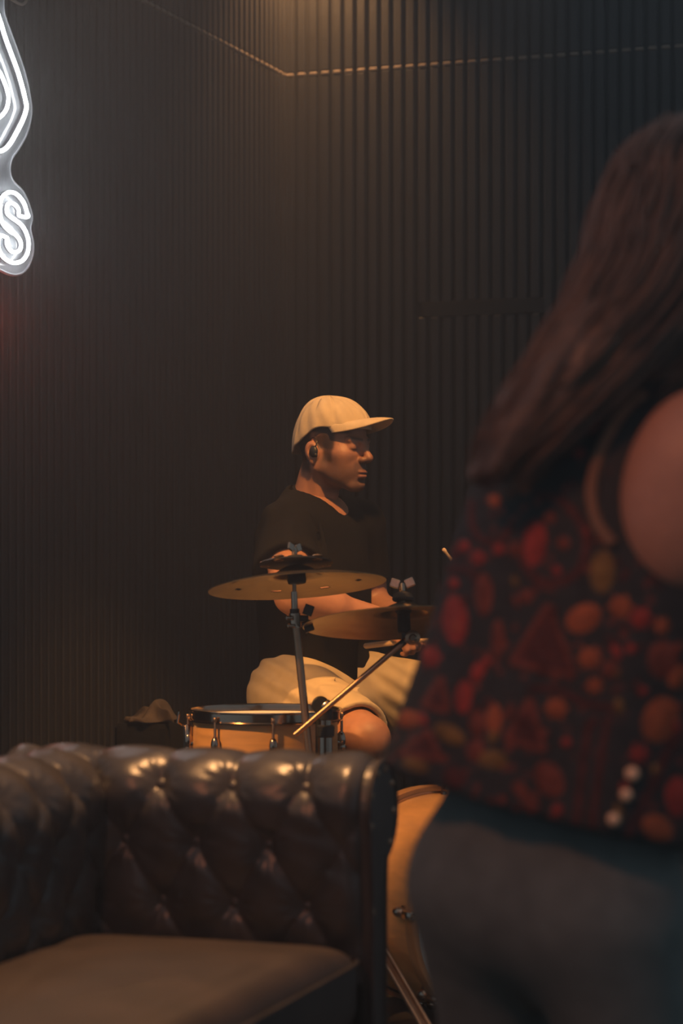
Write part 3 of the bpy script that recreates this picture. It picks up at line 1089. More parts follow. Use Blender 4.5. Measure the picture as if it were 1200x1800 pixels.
def bass_drum():
    ax = Vector((math.sin(math.radians(25)), -math.cos(math.radians(25)), 0))     # from batter side to front
    side = Vector((-ax.y, ax.x, 0)) * -1
    R = 0.224
    c = Vector((0.190, 5.20, 0.247))
    L = 0.40
    root = thing('bass_drum', 'amber wooden bass drum half hidden behind the sofa end', 'bass drum', (c.x + ax.x * L / 2, c.y + ax.y * L / 2, 0))
    T = Matrix.Translation(c) @ frame_from(ax, (0, 0, 1)).to_4x4()
    MB().lathe([(R, 0.03), (R, L - 0.03), (R - 0.007, L - 0.03), (R - 0.007, 0.03)], T, 80, True).build('shell', M['maple'], root)
    for z in (0.012, L - 0.012):
        sg = 1 if z < 0.1 else -1
        MB().lathe([(R + 0.004, z - 0.019), (R + 0.0145, z - 0.019), (R + 0.0155, z - 0.016), (R + 0.0155, z + 0.016), (R + 0.0145, z + 0.019), (R + 0.004, z + 0.019)], T, 80, True).build('wooden_hoop', M['maple_dark'], root)
        MB().lathe([(R + 0.001, z + sg * .019), (R + 0.0055, z + sg * .019), (R + 0.0055, z + sg * 0.027), (R + 0.001, z + sg * 0.027)], T, 80, True).build('head_rim', M['chrome'], root)
        MB().lathe([(0.002, z), (R + 0.002, z), (R + 0.002, z + sg * .004), (0.002, z + sg * .004)], T, 64).build('drumhead', M['drumskin'], root)
    n = 8
    for k in range(n):
        a = 2 * PI * k / n + 0.475 * PI
        for z, zl in ((0.010, 0.062), (L - 0.010, L - 0.062)):
            rad = Vector((math.cos(a), math.sin(a), 0))
            s = 1 if zl > z else -1
            rod = MB().tube([T @ (rad * (R + 0.021) + Vector((0, 0, z - s * .03))), T @ (rad * (R + 0.021) + Vector((0, 0, zl)))], 0.003, 8)
            ro = rod.build('tension_rod', M['steel'], root)
            cl = MB()
            cl.box(T @ (rad * (R + 0.019) + Vector((0, 0, z))), (0.012, 0.02, 0.042), (T.to_3x3() @ Matrix.Rotation(a, 3, 'Z')), 0.003)
            cl.build('claw_hook', M['chrome'], ro)
            lg = MB()
            lg.ball(T @ (rad * (R + 0.013) + Vector((0, 0, zl))), (0.014, 0.012, 0.020), 12, (T.to_3x3() @ Matrix.Rotation(a, 3, 'Z')).to_4x4())
            lg.tube([T @ (rad * (R - 0.002) + Vector((0, 0, zl))), T @ (rad * (R + 0.006) + Vector((0, 0, zl)))], 0.014, 12)
            lg.build('lug', M['chrome'], ro)
    # spur on the camera side
    D = 5.0
    p = W(691, 1641, D)
    br = MB().box(p, (0.030, 0.03, 0.022), Matrix.Rotation(0.25, 3, 'Y'), 0.004)
    br.ball(p + Vector((0.018, 0.012, 0.0)), (0.016, 0.014, 0.018), 10)
    sb = br.build('spur_bracket', M['chrome'], root)
    MB().tube([p + Vector((0.004, 0, 0.008)), W(683, 1664, D)], 0.0048, 10).build('spur_sleeve', M['steel'], sb)
    MB().tube([W(684, 1655, D), W(668, 1765, 4.97)], 0.004, 10).build('spur_leg', M['steel'], sb)
    e = W(665, 1788, 4.96)
    MB().tube([W(668, 1758, 4.97), W(666.5, 1776, 4.965)], 0.0072, 10).build('spur_clamp', M['chrome'], sb)
    MB().tube([W(667, 1772, 4.965), (e.x, e.y, 0.0)], 0.003, 8).build('spur_tip', M['steel'], sb)
    # kick pedal on the batter side
    pd = c - ax * 0.12
    pr = thing('kick_pedal', 'chrome kick pedal beside the bass drum', 'drum pedal', (pd.x, pd.y, 0))
    Rz = Matrix((ax, Vector((0, 0, 1)).cross(ax), Vector((0, 0, 1)))).transposed()
    MB().box((pd.x, pd.y, 0.012), (0.24, 0.075, 0.014), Rz, 0.003).build('base_plate', M['black_metal'], pr)
    MB().box((pd.x, pd.y, 0.075), (0.25, 0.072, 0.010), Rz @ Matrix.Rotation(-0.38, 3, 'Y'), 0.003).build('footboard', M['steel'], pr)
    up = c - ax * 0.055
    for s in (-1, 1):
        MB().tube([up + Rz @ Vector((0, s * .045, -.235)), up + Rz @ Vector((0, s * .045, -0.02))], 0.008, 10).build('post', M['chrome'], pr)
    MB().tube([up + Rz @ Vector((0, -.055, -.03)), up + Rz @ Vector((0, .055, -.03))], 0.006, 10).build('axle', M['chrome'], pr)
    MB().tube([up + Rz @ Vector((0, 0, -.03)), up + Rz @ Vector((-0.05, 0, .06))], 0.004, 8).build('beater_rod', M['steel'], pr)
    MB().ball(up + Rz @ Vector((-0.05, 0, .075)), 0.022, 10).build('beater', M['felt'], pr)


bass_drum()


def throne():
    p = W(553, 1240, 6.02)
    root = thing('drum_throne', 'round black drum throne under the drummer', 'stool', (p.x, p.y, 0))
    z = 0.50
    MB().lathe([(0.01, z - 0.09), (0.15, z - 0.09), (0.165, z - 0.07), (0.168, z - 0.03), (0.155, z - 0.008), (0.11, z), (0.01, z)], Matrix.Translation((p.x, p.y, 0)), 40).build('seat', M['case'], root)
    MB().tube([(p.x, p.y, 0.06), (p.x, p.y, z - 0.085)], 0.016, 14).build('post', M['steel'], root)
    tripod(root, Vector((p.x, p.y, 0.26)), [(p.x + 0.25 * math.cos(a), p.y + 0.25 * math.sin(a), 0) for a in (0.9, 3.0, 5.1)], M['steel'])
    return p


THRONE = throne()


# dim rumpled cloth on a black case by the left wall
def cloth_on_case():
    c = W(266, 1256, 6.35)
    h = c.z - 0.02
    cs = thing('equipment_case', 'black equipment case under the rumpled cloth by the left wall', 'case', (c.x, c.y, 0))
    Rz = Matrix.Rotation(math.radians(70), 3, 'Z')
    MB().box((c.x, c.y, h / 2), (0.17, 0.15, h), Rz, 0.012).build('body', M['case'], cs)
    for s in (-1, 1):
        MB().box(Vector((c.x, c.y, h * 0.75)) + Rz @ Vector((0.05 * s, -0.078, 0)), (0.03, 0.012, 0.04), Rz, 0.003).build('latch', M['steel'], cs)
    nu, nv = 70, 46
    a = np.linspace(-1, 1, nu)[:, None]
    b = np.linspace(-1, 1, nv)[None, :]
    rim = np.clip(1 - np.maximum(np.abs(a), np.abs(b)) ** 4, 0, 1)
    Z = h + 0.006 + rim * (0.022 + 0.018 * np.sin(a * 3.1 + 2.2 * b + 0.6) + 0.010 * np.sin(a * 5 - b * 4 + np.sin(b * 3)))
    Z = np.maximum(Z, h + 0.004) + 0.02 * np.clip(a, 0, 1) * rim
    X = c.x + a * 0.062 + 0.012 * np.sin(b * 4) + 0 * b
    Y = c.y + b * 0.09 + 0.012 * np.sin(a * 5) + 0 * a
    P = np.stack([X, Y, Z], -1)
    me = grid_mesh('rumpled_cloth', P)
    o = link('rumpled_cloth', me, M['cloth'], None, True, 0)
    md = o.modifiers.new('solid', 'SOLIDIFY')
    md.thickness = 0.003
    tag(o, 'rumpled dim brown cloth lying on the black case', 'cloth')


cloth_on_case()


# ------------------------------------------------------------------ people
def hand_prims(F, wrist, along, palm_n, scale=1.0, curl=1.0, thumb_side=1, k=0.006):
    """Palm, four bent fingers of different lengths and a thumb leaving the palm's side. along: wrist -> knuckles; palm_n: out of the palm."""
    a = Vector(along).normalized()
    n = Vector(palm_n)
    n = (n - a * n.dot(a)).normalized()
    s = a.cross(n) * thumb_side
    w0 = Vector(wrist)
    S = scale
    F.ell(w0 + a * 0.048 * S, (0.052 * S, 0.038 * S, 0.015 * S), 0.012, [tuple(a), tuple(s), tuple(n)])
    for i, (off, ln) in enumerate(((0.028, 0.92), (0.0095, 1.0), (-0.0095, 0.95), (-0.027, 0.78))):
        p = w0 + a * (0.086 - 0.003 * abs(i - 1)) * S + s * off * S
        ang = 0.0
        r = 0.0088 * S
        for seg, (L, bend) in enumerate(((0.040, 0.75), (0.026, 1.05), (0.020, 0.6))):
            ang += bend * curl
            q = p + (a * math.cos(ang) + n * math.sin(ang)) * L * ln * S
            F.cone(p, q, r, r * 0.92, k)
            p, r = q, r * 0.92
    p = w0 + a * 0.022 * S + s * 0.032 * S
    q = p + (a * 0.62 + s * 0.55 + n * 0.5).normalized() * 0.036 * S
    F.cone(p, q, 0.0125 * S, 0.0105 * S, 0.01)
    r = q + (a * 0.65 - s * 0.05 + n * 0.75).normalized() * 0.030 * S
    F.cone(q, r, 0.0102 * S, 0.0082 * S, k)
    return w0 + a * 0.092 * S + n * 0.020 * S     # where a stick lies in the fist


def head_field(h=0.002, sex=1):
    """Head and neck in (forward, right, up), origin between the ears."""
    F = Field((-0.125, -0.10, -0.215), (0.14, 0.10, 0.16), h)
    F.ell((-0.004, 0, 0.056), (0.094, 0.074, 0.088), 0.01)
    F.ell((0.032, 0, 0.004), (0.062, 0.060, 0.092), 0.02)
    for s in (-1, 1):
        F.ell((0.056, s * 0.040, -0.002), (0.028, 0.024, 0.022), 0.02)
        F.cone((0.002, s * 0.052, -0.036), (0.076, s * 0.016, -0.078), 0.017, 0.016, 0.02)
        F.cone((0.000, s * 0.058, 0.0), (0.002, s * 0.052, -0.036), 0.015, 0.017, 0.015)
        F.ell((0.045, s * 0.035, -0.040), (0.032, 0.022, 0.034), 0.02)
    F.ell((0.084, 0, -0.076), (0.018, 0.020, 0.016), 0.014)
    F.ell((0.072, 0, -0.042), (0.030, 0.034, 0.030), 0.018)
    for s in (-1, 1):
        F.ell((0.104, s * 0.033, 0.022), (0.020, 0.020, 0.0135), 0.012, sub=True)
        F.ell((0.0775, s * 0.032, 0.021), (0.0150, 0.0165, 0.0145), 0.004)
        F.cone((0.091, s * 0.010, 0.036), (0.080, s * 0.046, 0.038), 0.0085, 0.008, 0.010)
    F.cone((0.088, 0, 0.036), (0.112, 0, -0.004), 0.0085, 0.0098, 0.010)
    F.ell((0.113, 0, -0.008), (0.011, 0.0115, 0.010), 0.006)
    for s in (-1, 1):
        F.ell((0.101, s * 0.0125, -0.0125), (0.0115, 0.0085, 0.0085), 0.005)
        F.ell((0.109, s * 0.0068, -0.0195), (0.005, 0.0035, 0.003), 0.002, sub=True)
    F.ell((0.0985, 0, -0.0425), (0.0075, 0.021, 0.0058), 0.004)
    F.ell((0.0970, 0, -0.0535), (0.0080, 0.019, 0.0068), 0.004)
    F.ell((0.109, 0, -0.0475), (0.010, 0.026, 0.0013), 0.0025, sub=True)
    F.ell((0.103, 0, -0.066), (0.012, 0.024, 0.006), 0.006, sub=True)
    # ears
    for s in (-1, 1):
        ax = [(0.96, 0, 0.28), (0, 1, 0), (-0.28, 0, 0.96)]
        F.ell((-0.012, s * 0.0735, 0.002), (0.0205, 0.0105, 0.0275), 0.004, ax)
        F.ell((-0.007, s * 0.085, 0.003), (0.0130, 0.0085, 0.0175), 0.003, ax, sub=True)
        F.ell((-0.004, s * 0.0765, 0.000), (0.0075, 0.006, 0.011), 0.003, ax)
        F.ell((-0.009, s * 0.073, -0.023), (0.009, 0.007, 0.0085), 0.004)
    nk = 0.051 * (1 if sex else 0.86)
    F.cone((-0.022, 0, -0.02), (-0.052, 0, -0.16), nk, nk * 1.10, 0.022)
    F.cone((-0.052, 0, -0.16), (-0.062, 0, -0.20), nk * 1.10, nk * 1.3, 0.03)
    for s in (-1, 1):
        F.cone((-0.02, s * 0.048, -0.035), (-0.005, s * 0.016, -0.165), 0.011, 0.012, 0.018)
    F.ell((0.012, 0, -0.105), (0.016, 0.014, 0.016), 0.015)
    return F


def head_colors(V, skin, beard, hair, lips, stubble=1.0):
    f, r, u = V[:, 0], np.abs(V[:, 1]), V[:, 2]
    c = np.tile(np.array(skin), (len(V), 1))

    def put(mask, col):
        nonlocal c
        c = c * (1 - mask[:, None]) + np.array(col) * mask[:, None]
    nz = 0.5 + 0.5 * np.sin(f * 900) * np.sin(V[:, 1] * 870) * np.sin(u * 910)
    # ruddier nose, cheeks and ears
    put(0.35 * np.exp(-(((f - 0.11) / 0.02) ** 2 + (r / 0.02) ** 2 + ((u + 0.005) / 0.02) ** 2)), (skin[0] * 1.05, skin[1] * 0.8, skin[2] * 0.75))
    if stubble:
        jaw = ss(0.012, -0.016, u - 0.22 * (f - 0.05) * (f < 0.05)) * ss(-0.004, 0.018, f) * ss(-0.112, -0.090, u + 0.1 * f)
        must = np.exp(-(((u + 0.031) / 0.009) ** 2)) * ss(0.06, 0.085, f) * ss(0.034, 0.022, r)
        chin = ss(-0.058, -0.070, u) * ss(0.05, 0.08, f) * ss(0.03, 0.02, r)
        cheek_clear = np.exp(-(((f - 0.075) / 0.02) ** 2 + ((u + 0.012) / 0.018) ** 2))
        b = np.clip(jaw * (1 - 0.85 * cheek_clear) * 0.86 + must * 0.9 + chin * 0.45, 0, 0.92) * (0.80 + 0.20 * nz)
        b = b * ss(-0.19, -0.10, u)
        put(b * stubble, beard)
        side = ss(0.012, 0.020, f) * ss(0.048, 0.036, f) * ss(-0.030, -0.012, u) * ss(0.045, 0.052, r)
        put(0.82 * side * stubble, hair)
        scalp = ss(-0.012, -0.028, f) * ss(-0.060, -0.040, u + 0.35 * np.minimum(f + 0.05, 0)) * ss(0.0745, 0.0725, r)
        put(0.93 * scalp, hair)
        temple = ss(-0.012, 0.0, f) * ss(0.052, 0.040, f) * ss(0.004, 0.016, u) * ss(0.046, 0.052, r) * ss(0.0745, 0.0725, r)
        put(0.9 * temple, hair)
        top = ss(0.048, 0.056, u) * ss(0.086, 0.070, f)
        put(0.93 * top * (r < 0.078), hair)
    brow = np.exp(-(((u - 0.0405 - 0.10 * (r - 0.03)) / 0.0042) ** 2)) * ss(0.008, 0.014, r) * ss(0.054, 0.046, r) * ss(0.06, 0.07, f)
    put(0.85 * brow, hair)
    lash = np.exp(-(((u - 0.0135) / 0.0018) ** 2)) * np.exp(-(((r - 0.032) / 0.013) ** 4)) * ss(0.078, 0.084, f)
    put(0.9 * lash, hair)
    lp = (np.exp(-(((u + 0.043) / 0.004) ** 2)) + np.exp(-(((u + 0.0535) / 0.005) ** 2))) * ss(0.024, 0.016, r) * ss(0.092, 0.098, f)
    put(np.clip(0.85 * lp, 0, 0.9), lips)
    mouth = np.exp(-(((u + 0.0478) / 0.0014) ** 2)) * ss(0.025, 0.02, r) * ss(0.085, 0.09, f)
    put(mouth, (0.05, 0.02, 0.015))
    return c


def place(V, origin, fwd, up, scale=1.0):
    """(forward, right, up) head coordinates -> world."""
    f = Vector(fwd).normalized()
    u = Vector(up)
    u = (u - f * u.dot(f)).normalized()
    r = f.cross(u)
    Mx = np.array([tuple(f), tuple(r), tuple(u)])
    return V * scale @ Mx + np.array(tuple(origin)), Matrix((f, r, u)).transposed()


SKIN_A = (0.40, 0.190, 0.112)


def drummer():
    D0 = 6.0
    root = thing('person', 'seated drummer in black t-shirt, beige shorts and beige cap, facing right', 'person', (THRONE.x, THRONE.y, 0))
    # ---- head
    yaw, pitch = math.radians(30), math.radians(4)
    fwd = Vector((math.cos(yaw) * math.cos(pitch), -math.sin(yaw) * math.cos(pitch), -math.sin(pitch)))
    up = Vector((-0.02, 0.0, 1))
    HO = W(581, 797, D0)
    V, Q = head_field().extract()
    V = relax(V, Q, 1, 0.4)
    col = head_colors(V, SKIN_A, (0.075, 0.042, 0.029), (0.035, 0.022, 0.016), (0.36, 0.15, 0.10))
    Vh, HR = place(V, HO, fwd, up)

    def hp(f, r, u):
        return HO + HR @ Vector((f, r, u))
    # ---- body
    TF, TL = Vector((0.78, -0.62, 0)), Vector((0.62, 0.78, 0))
    AXS = [tuple(TF), tuple(TL), (0, 0, 1)]
    neck = hp(-0.055, 0, -0.17)
    rs, ls = W(503, 928, 5.90), W(634, 922, 6.15)
    re, rw = W(514, 1048, 5.66), W(668, 1087, 5.74)
    le, lw = W(646, 1062, 6.20), W(770, 1124, 5.98)
    rh, lh = W(520, 1213, 5.92), W(600, 1200, 6.10)
    rk, lk = W(641, 1300, 5.58), W(800, 1236, 6.0)
    ra = Vector((rk.x + 0.02, rk.y + 0.02, 0.09))
    la = Vector((lk.x + 0.04, lk.y + 0.02, 0.09))
    F = Field((-0.42, 5.30, 0.0), (0.45, 6.45, 1.30), 0.005)
    F.cone(neck + Vector((0, 0, 0.03)), neck - Vector((0, 0, 0.05)), 0.05, 0.06, 0.03)
    F.cone(rs, ls, 0.05, 0.05, 0.04)
    F.ell(W(560, 985, 6.02), (0.10, 0.15, 0.17), 0.05, AXS)
    F.ell(W(558, 1110, 6.02), (0.105, 0.14, 0.17), 0.05, AXS)
    F.ell(W(560, 1205, 6.02), (0.11, 0.15, 0.09), 0.05, AXS)
    for s_, e_, w_ in ((rs, re, rw), (ls, le, lw)):
        F.cone(s_, e_, 0.053, 0.043, 0.02)
        F.cone(s_ + (e_ - s_) * 0.25, s_ + (e_ - s_) * 0.8, 0.056, 0.052, 0.02)
        F.cone(e_, w_, 0.042, 0.028, 0.016)
        F.cone(e_ + (w_ - e_) * 0.12, e_ + (w_ - e_) * 0.45, 0.044, 0.040, 0.02)
    for h_, k_, a_ in ((rh, rk, ra), (lh, lk, la)):
        F.cone(h_, k_, 0.078, 0.060, 0.03)
        F.cone(k_, a_, 0.053, 0.036, 0.02)
        F.cone(k_ + (a_ - k_) * 0.2 + Vector((-.02, .01, 0)), k_ + (a_ - k_) * 0.5 + Vector((-.02, .01, 0)), 0.05, 0.042, 0.02)
        F.ell(k_ + Vector((0.012, -0.02, 0.0)), (0.042, 0.042, 0.045), 0.02)
    st1 = hand_prims(F, rw, (0.75, -0.35, -0.45), (0.1, 0.75, -0.6), 0.98, 1.0, 1)
    st2 = hand_prims(F, lw, (0.9, -0.25, 0.1), (-0.2, -0.3, -0.9), 0.98, 1.0, 1)
    Vb, Qb = F.extract()
    Vb = relax(Vb, Qb, 2, 0.5)
    cb = np.tile(np.array(SKIN_A), (len(Vb), 1))
    VV = np.vstack([Vh, Vb])
    QQ = np.vstack([Q, Qb + len(Vh)])
    link('body', vq_mesh('body', VV, QQ, np.vstack([col, cb])), M['skin'], root, True, 0)

    # ---- t-shirt
    F = Field((-0.42, 5.45, 0.55), (0.35, 6.45, 1.28), 0.005)
    F.cone(rs + Vector((0.01, 0.01, 0.0)), ls + Vector((-.01, 0, 0.0)), 0.060, 0.052, 0.04)
    F.cone(neck + Vector((-0.016, 0.01, 0.040)), rs + Vector((0, 0, .008)), 0.050, 0.054, 0.05)
    F.cone(neck + Vector((-0.010, 0.014, 0.034)), ls + Vector((0, 0, .006)), 0.048, 0.048, 0.05)
    F.ell(W(553, 1000, 6.02), (0.122, 0.160, 0.18), 0.06, AXS)
    F.ell(W(552, 1095, 6.02), (0.128, 0.165, 0.20), 0.06, AXS)
    F.ell(W(556, 1185, 6.03), (0.130, 0.165, 0.085), 0.05, AXS)
    sd = (re - rs).normalized()
    s1 = rs + (re - rs) * 0.05
    s2 = rs + (re - rs) * 0.60
    F.cone(s1, s2, 0.064, 0.078, 0.03)
    F.cone(rs + Vector((-0.028, 0.03, -0.03)), s2 + Vector((-0.035, 0.02, -0.01)), 0.045, 0.055, 0.04)
    s3 = ls + (le - ls) * 0.86
    F.cone(ls, s3, 0.062, 0.068, 0.03)
    # folds that fan down from the shoulder
    G = F.coords()
    rr = np.random.default_rng(3)
    for i in range(9):
        a = rs + Vector((rr.uniform(-0.03, 0.10), -0.055, rr.uniform(-0.02, 0.04)))
        b = a + Vector((rr.uniform(-0.02, 0.06), -0.03, rr.uniform(-0.16, -0.08)))
        F.cone(a, b, 0.003, 0.004, 0.03)
    for i in range(6):
        a = W(540 + i * 18, 1010 + (i % 3) * 40, 5.86)
        b = W(520 + i * 20, 1215, 5.93)
        F.cone(a, b, 0.006, 0.006, 0.035)
    # neck opening and sleeve openings
    F.cone(hp(-0.040, 0, -0.05), hp(-0.045, 0, -0.112), 0.062, 0.064, 0.008, sub=True)
    F.cone(hp(-0.035, 0, -0.112), hp(0.004, 0.0, -0.160), 0.058, 0.044, 0.010, sub=True)
    pe = np.array(s2)
    sl, g = F._sub(pe - 0.14, pe + 0.14, 0)
    d = (g[0] - pe[0]) * sd.x + (g[1] - pe[1]) * sd.y + (g[2] - pe[2]) * sd.z
    F._mix(sl, -d, 0.006, True)
    F.cone(s2 - sd * 0.04, s2 + sd * 0.05, 0.054, 0.068, 0.006, sub=True)
    sd2 = (le - ls).normalized()
    pe = np.array(s3)
    sl, g = F._sub(pe - 0.085, pe + 0.085, 0)
    d = (g[0] - pe[0]) * sd2.x + (g[1] - pe[1]) * sd2.y + (g[2] - pe[2]) * sd2.z
    F.cone(s3 + sd2 * 0.0, s3 + sd2 * 0.08, 0.075, 0.075, 0.006, sub=True)
    gx, gy, gz = [c_.astype(np.float32) for c_ in F.coords()]
    gx, gy, gz = gx[:, None, None], gy[None, :, None], gz[None, None, :]
    F.F += 0.0038 * np.sin((gx + 0.55 * gz) * 78 + 3.5 * np.sin(gz * 13 + gy * 9)) * np.clip(np.sin(gx * 12 + gz * 17 + gy * 5), 0, 1)
    V2, Q2 = F.extract()
    V2 = relax(V2, Q2, 2, 0.5)
    tee = link('t_shirt', vq_mesh('t_shirt', V2, Q2), M['tee'], root, True, 0)
    # ribbed collar
    ring = []
    for k in range(40):
        a = 2 * PI * k / 40
        f, r = math.cos(a), math.sin(a)
        ring.append(hp(-0.034 + 0.060 * f, 0.060 * r, -0.127 - 0.036 * f + 0.002 * abs(r)))
    MB().tube(ring, 0.0065, 8, True).build('collar', M['tee'], tee)

    # ---- shorts
    F = Field((-0.30, 5.40, 0.40), (0.42, 6.40, 0.86), 0.005)
    F.ell(W(556, 1195, 6.02), (0.135, 0.172, 0.085), 0.04, AXS)
    F.ell(W(560, 1230, 6.00), (0.15, 0.178, 0.085), 0.04, AXS)
    hr = rh + (rk - rh) * 0.90
    hl = lh + (lk - lh) * 0.82
    F.cone(rh + Vector((-.01, 0, -.005)), hr, 0.096, 0.084, 0.04)
    F.cone(rh + Vector((-.02, .0, -.02)), rh + (rk - rh) * .5 + Vector((0, 0, -.02)), 0.098, 0.088, 0.04)
    F.cone(lh, hl, 0.092, 0.092, 0.03)
    F.cone(lh + (lk - lh) * .45 + Vector((0, 0, -.03)), hl + Vector((-.005, 0, -.04)), 0.07, 0.08, 0.03)
    rr = np.random.default_rng(5)
    kd = (rk - rh).normalized()
    for i in range(10):
        t = rr.uniform(0.05, 0.5)
        a = rh + (rk - rh) * t + Vector((rr.uniform(-.02, .04), -0.085, rr.uniform(0.0, 0.07)))
        b = a + Vector((rr.uniform(0.05, 0.11), -0.03, rr.uniform(-0.03, 0.03)))
        F.cone(a, b, 0.005, 0.003, 0.016)
    for i in range(0):
        a = W(664 + i, 1165 + i * 17, 5.90)
        b = W(715, 1152 + i * 21, 5.82)
        F.cone(a, b, 0.004, 0.006, 0.02)
    for hem, ax_, rad in ((hr, kd, 0.074), (hl, (lk - lh).normalized(), 0.078)):
        pe = np.array(hem)
        sl, g = F._sub(pe - 0.19, pe + 0.19, 0)
        d = (g[0] - pe[0]) * ax_.x + (g[1] - pe[1]) * ax_.y + (g[2] - pe[2]) * ax_.z
        d = np.where(d > -0.04, d, -0.04)
        F._mix(sl, -d, 0.004, True)
        F.cone(hem - ax_ * 0.04, hem + ax_ * 0.03, rad - 0.012, rad, 0.005, sub=True)
    gx, gy, gz = [c_.astype(np.float32) for c_ in F.coords()]
    gx, gy, gz = gx[:, None, None], gy[None, :, None], gz[None, None, :]
    F.F += 0.0034 * np.sin((0.35 * gx + gz) * 120 + 3.0 * np.sin(gx * 16 + gy * 8)) * np.clip(np.sin(gx * 19 + gz * 9 + gy * 6 + 1.0), 0, 1)
    V3, Q3 = F.extract()
    V3 = relax(V3, Q3, 1, 0.5)
    link('shorts', vq_mesh('shorts', V3, Q3), M['shorts'], root, True, 0)

    # ---- shoes
    for a_ in (ra, la):
        F = Field((a_.x - 0.12, a_.y - 0.25, 0.0), (a_.x + 0.28, a_.y + 0.15, 0.16), 0.006)
        d = Vector((0.86, -0.5, 0))
        F.cone(a_ + Vector((0, 0, -.045)) - d * 0.03, a_ + Vector((0, 0, -.05)) + d * 0.13, 0.042, 0.038, 0.02)
        F.cone(a_, a_ + Vector((0, 0, -.03)), 0.044, 0.044, 0.02)
        F.plane((0, 0, 0.006), (0, 0, -1))
        Vs, Qs = F.extract()
        link('shoe', vq_mesh('shoe', relax(Vs, Qs, 1), Qs), M['shoe'], root, True, 0)

    # ---- cap
    nu, nv = 120, 40
    az = np.linspace(-PI, PI, nu, endpoint=False)          # 0 = front

    def low(f):
        return np.where(f > 0.02, 0.066, 0.066 - 0.066 * ss(0.02, -0.105, f) - 0.008 * ss(-0.06, -0.105, f))
    P = np.zeros((nu, nv, 3))
    for j in range(nv):
        t = j / (nv - 1)
        ru = np.sin(t * PI / 2)
        fr = np.cos(az)
        base_f, base_r = 0.103 * np.cos(az), 0.0815 * np.sin(az)
        lo = low(base_f * 1.0)
        topz = 0.1445
        hgt = lo + (topz - lo) * (ru ** 0.92)
        w = np.cos(t * PI / 2) ** 0.78
        w = np.where(t >= 1, 0, w)
        fo = base_f * w - 0.006 * t + np.where(base_f > 0, -0.006 * np.clip(hgt - 0.075, 0, 1) / 0.07, 0)
        ro = base_r * w
        wr = 0.0016 * np.sin(az * 9 + 4 * t) * np.cos(t * PI / 2) + 0.0011 * np.sin(az * 17 - 9 * t)
        seam = -0.0022 * sum(np.exp(-(((az - a0 + PI) % (2 * PI) - PI) / 0.035) ** 2) for a0 in (-2.2, -1.05, 0.0, 1.05, 2.2, PI)) * (t > 0.12) * (t < 0.97)
        n = np.stack([np.cos(az) * np.cos(t * 1.3), np.sin(az) * np.cos(t * 1.3), np.full_like(az, np.sin(t * 1.3))], -1)
        P[:, j] = np.stack([fo, ro, hgt], -1) + n * (wr + seam)[:, None]
    Pw, _ = place(P.reshape(-1, 3), HO, fwd, up)
    cap = link('cap', grid_mesh('cap', Pw.reshape(nu, nv, 3), close_u=True), M['cap'], root, True, 0)
    sm = cap.modifiers.new('solid', 'SOLIDIFY')
    sm.thickness = 0.003
    sm.offset = -1
    # sweat band
    band = np.zeros((nu, 6, 3))
    for j in range(6):
        t = j / 5
        bf, br = 0.1045 * np.cos(az), 0.083 * np.sin(az)
        band[:, j] = np.stack([bf * (1 - .004 * t), br * (1 - .004 * t), low(bf) - 0.001 + 0.014 * t], -1)
    # brim
    nb, nr = 44, 12
    B = np.zeros((nb, nr, 3))
    aa = np.linspace(-1.32, 1.32, nb)
    for j in range(nr):
        t = j / (nr - 1)
        f0, r0 = 0.099 * np.cos(aa), 0.080 * np.sin(aa)
        ext = 0.074 * np.clip(np.cos(aa * 1.12), 0, 1) ** 0.55
        f = f0 + ext * t
        r = r0 * (1 - 0.10 * t * np.cos(aa))
        u = 0.0905 - 0.020 * (np.sin(aa)) ** 2 * (1 - 0.15 * t) + 0.018 * t * np.cos(aa) - 0.012 * t * t
        u = u - 0.016 * t * np.abs(np.sin(aa)) ** 1.5
        B[:, j] = np.stack([f, r, u], -1)
    Bw, _ = place(B.reshape(-1, 3), HO, fwd, up)
    brim = link('brim', grid_mesh('brim', Bw.reshape(nb, nr, 3)), M['cap'], cap, True, 0)
    sm = brim.modifiers.new('solid', 'SOLIDIFY')
    sm.thickness = 0.0035
    sm.offset = 0
    MB().ball(hp(-0.006, 0, 0.145), (0.007, 0.007, 0.0035), 8, HR.to_4x4()).build('top_button', M['cap'], cap)

    # helper: lay strips on the crown
    bv = BVHTree.FromPolygons([tuple(p) for p in Pw], [tuple(f.vertices) for f in cap.data.polygons])

    def on_cap(px, py, lift):
        o = Vector((0, 0, CH))
        d = (W(px, py, 6.0) - o).normalized()
        h = bv.ray_cast(o, d)
        if h[0] is None:
            h = bv.find_nearest(W(px, py, 5.93))
        return h[0] - d * lift
    # dart, eyelet, patch with faint stitching
    dart = [on_cap(549 + 24 * t, 711.5 + 22 * t, 0.0008) for t in np.linspace(0, 1, 9)]
    MB().tube(dart, [0.0004, .0008, .0012, .0016, .002, .0022, .002, .0014, .0006], 6).build('dart_seam', M['cap_dark'], cap)
    quad = [(603, 709), (611, 707.5), (626, 722), (613, 723.5)]
    nq = 8
    G_ = []
    for i in range(nq):
        for j in range(nq):
            s, t = i / (nq - 1), j / (nq - 1)
            x = (1 - s) * ((1 - t) * quad[0][0] + t * quad[3][0]) + s * ((1 - t) * quad[1][0] + t * quad[2][0])
            y = (1 - s) * ((1 - t) * quad[0][1] + t * quad[3][1]) + s * ((1 - t) * quad[1][1] + t * quad[2][1])
            G_.append(on_cap(x, y, 0.0022))
    pm = MB().add(G_, [(i * nq + j, i * nq + j + 1, (i + 1) * nq + j + 1, (i + 1) * nq + j) for i in range(nq - 1) for j in range(nq - 1)])
    patch = pm.build('patch', M['cap_patch'], cap)
    pmd = patch.modifiers.new('solid', 'SOLIDIFY')
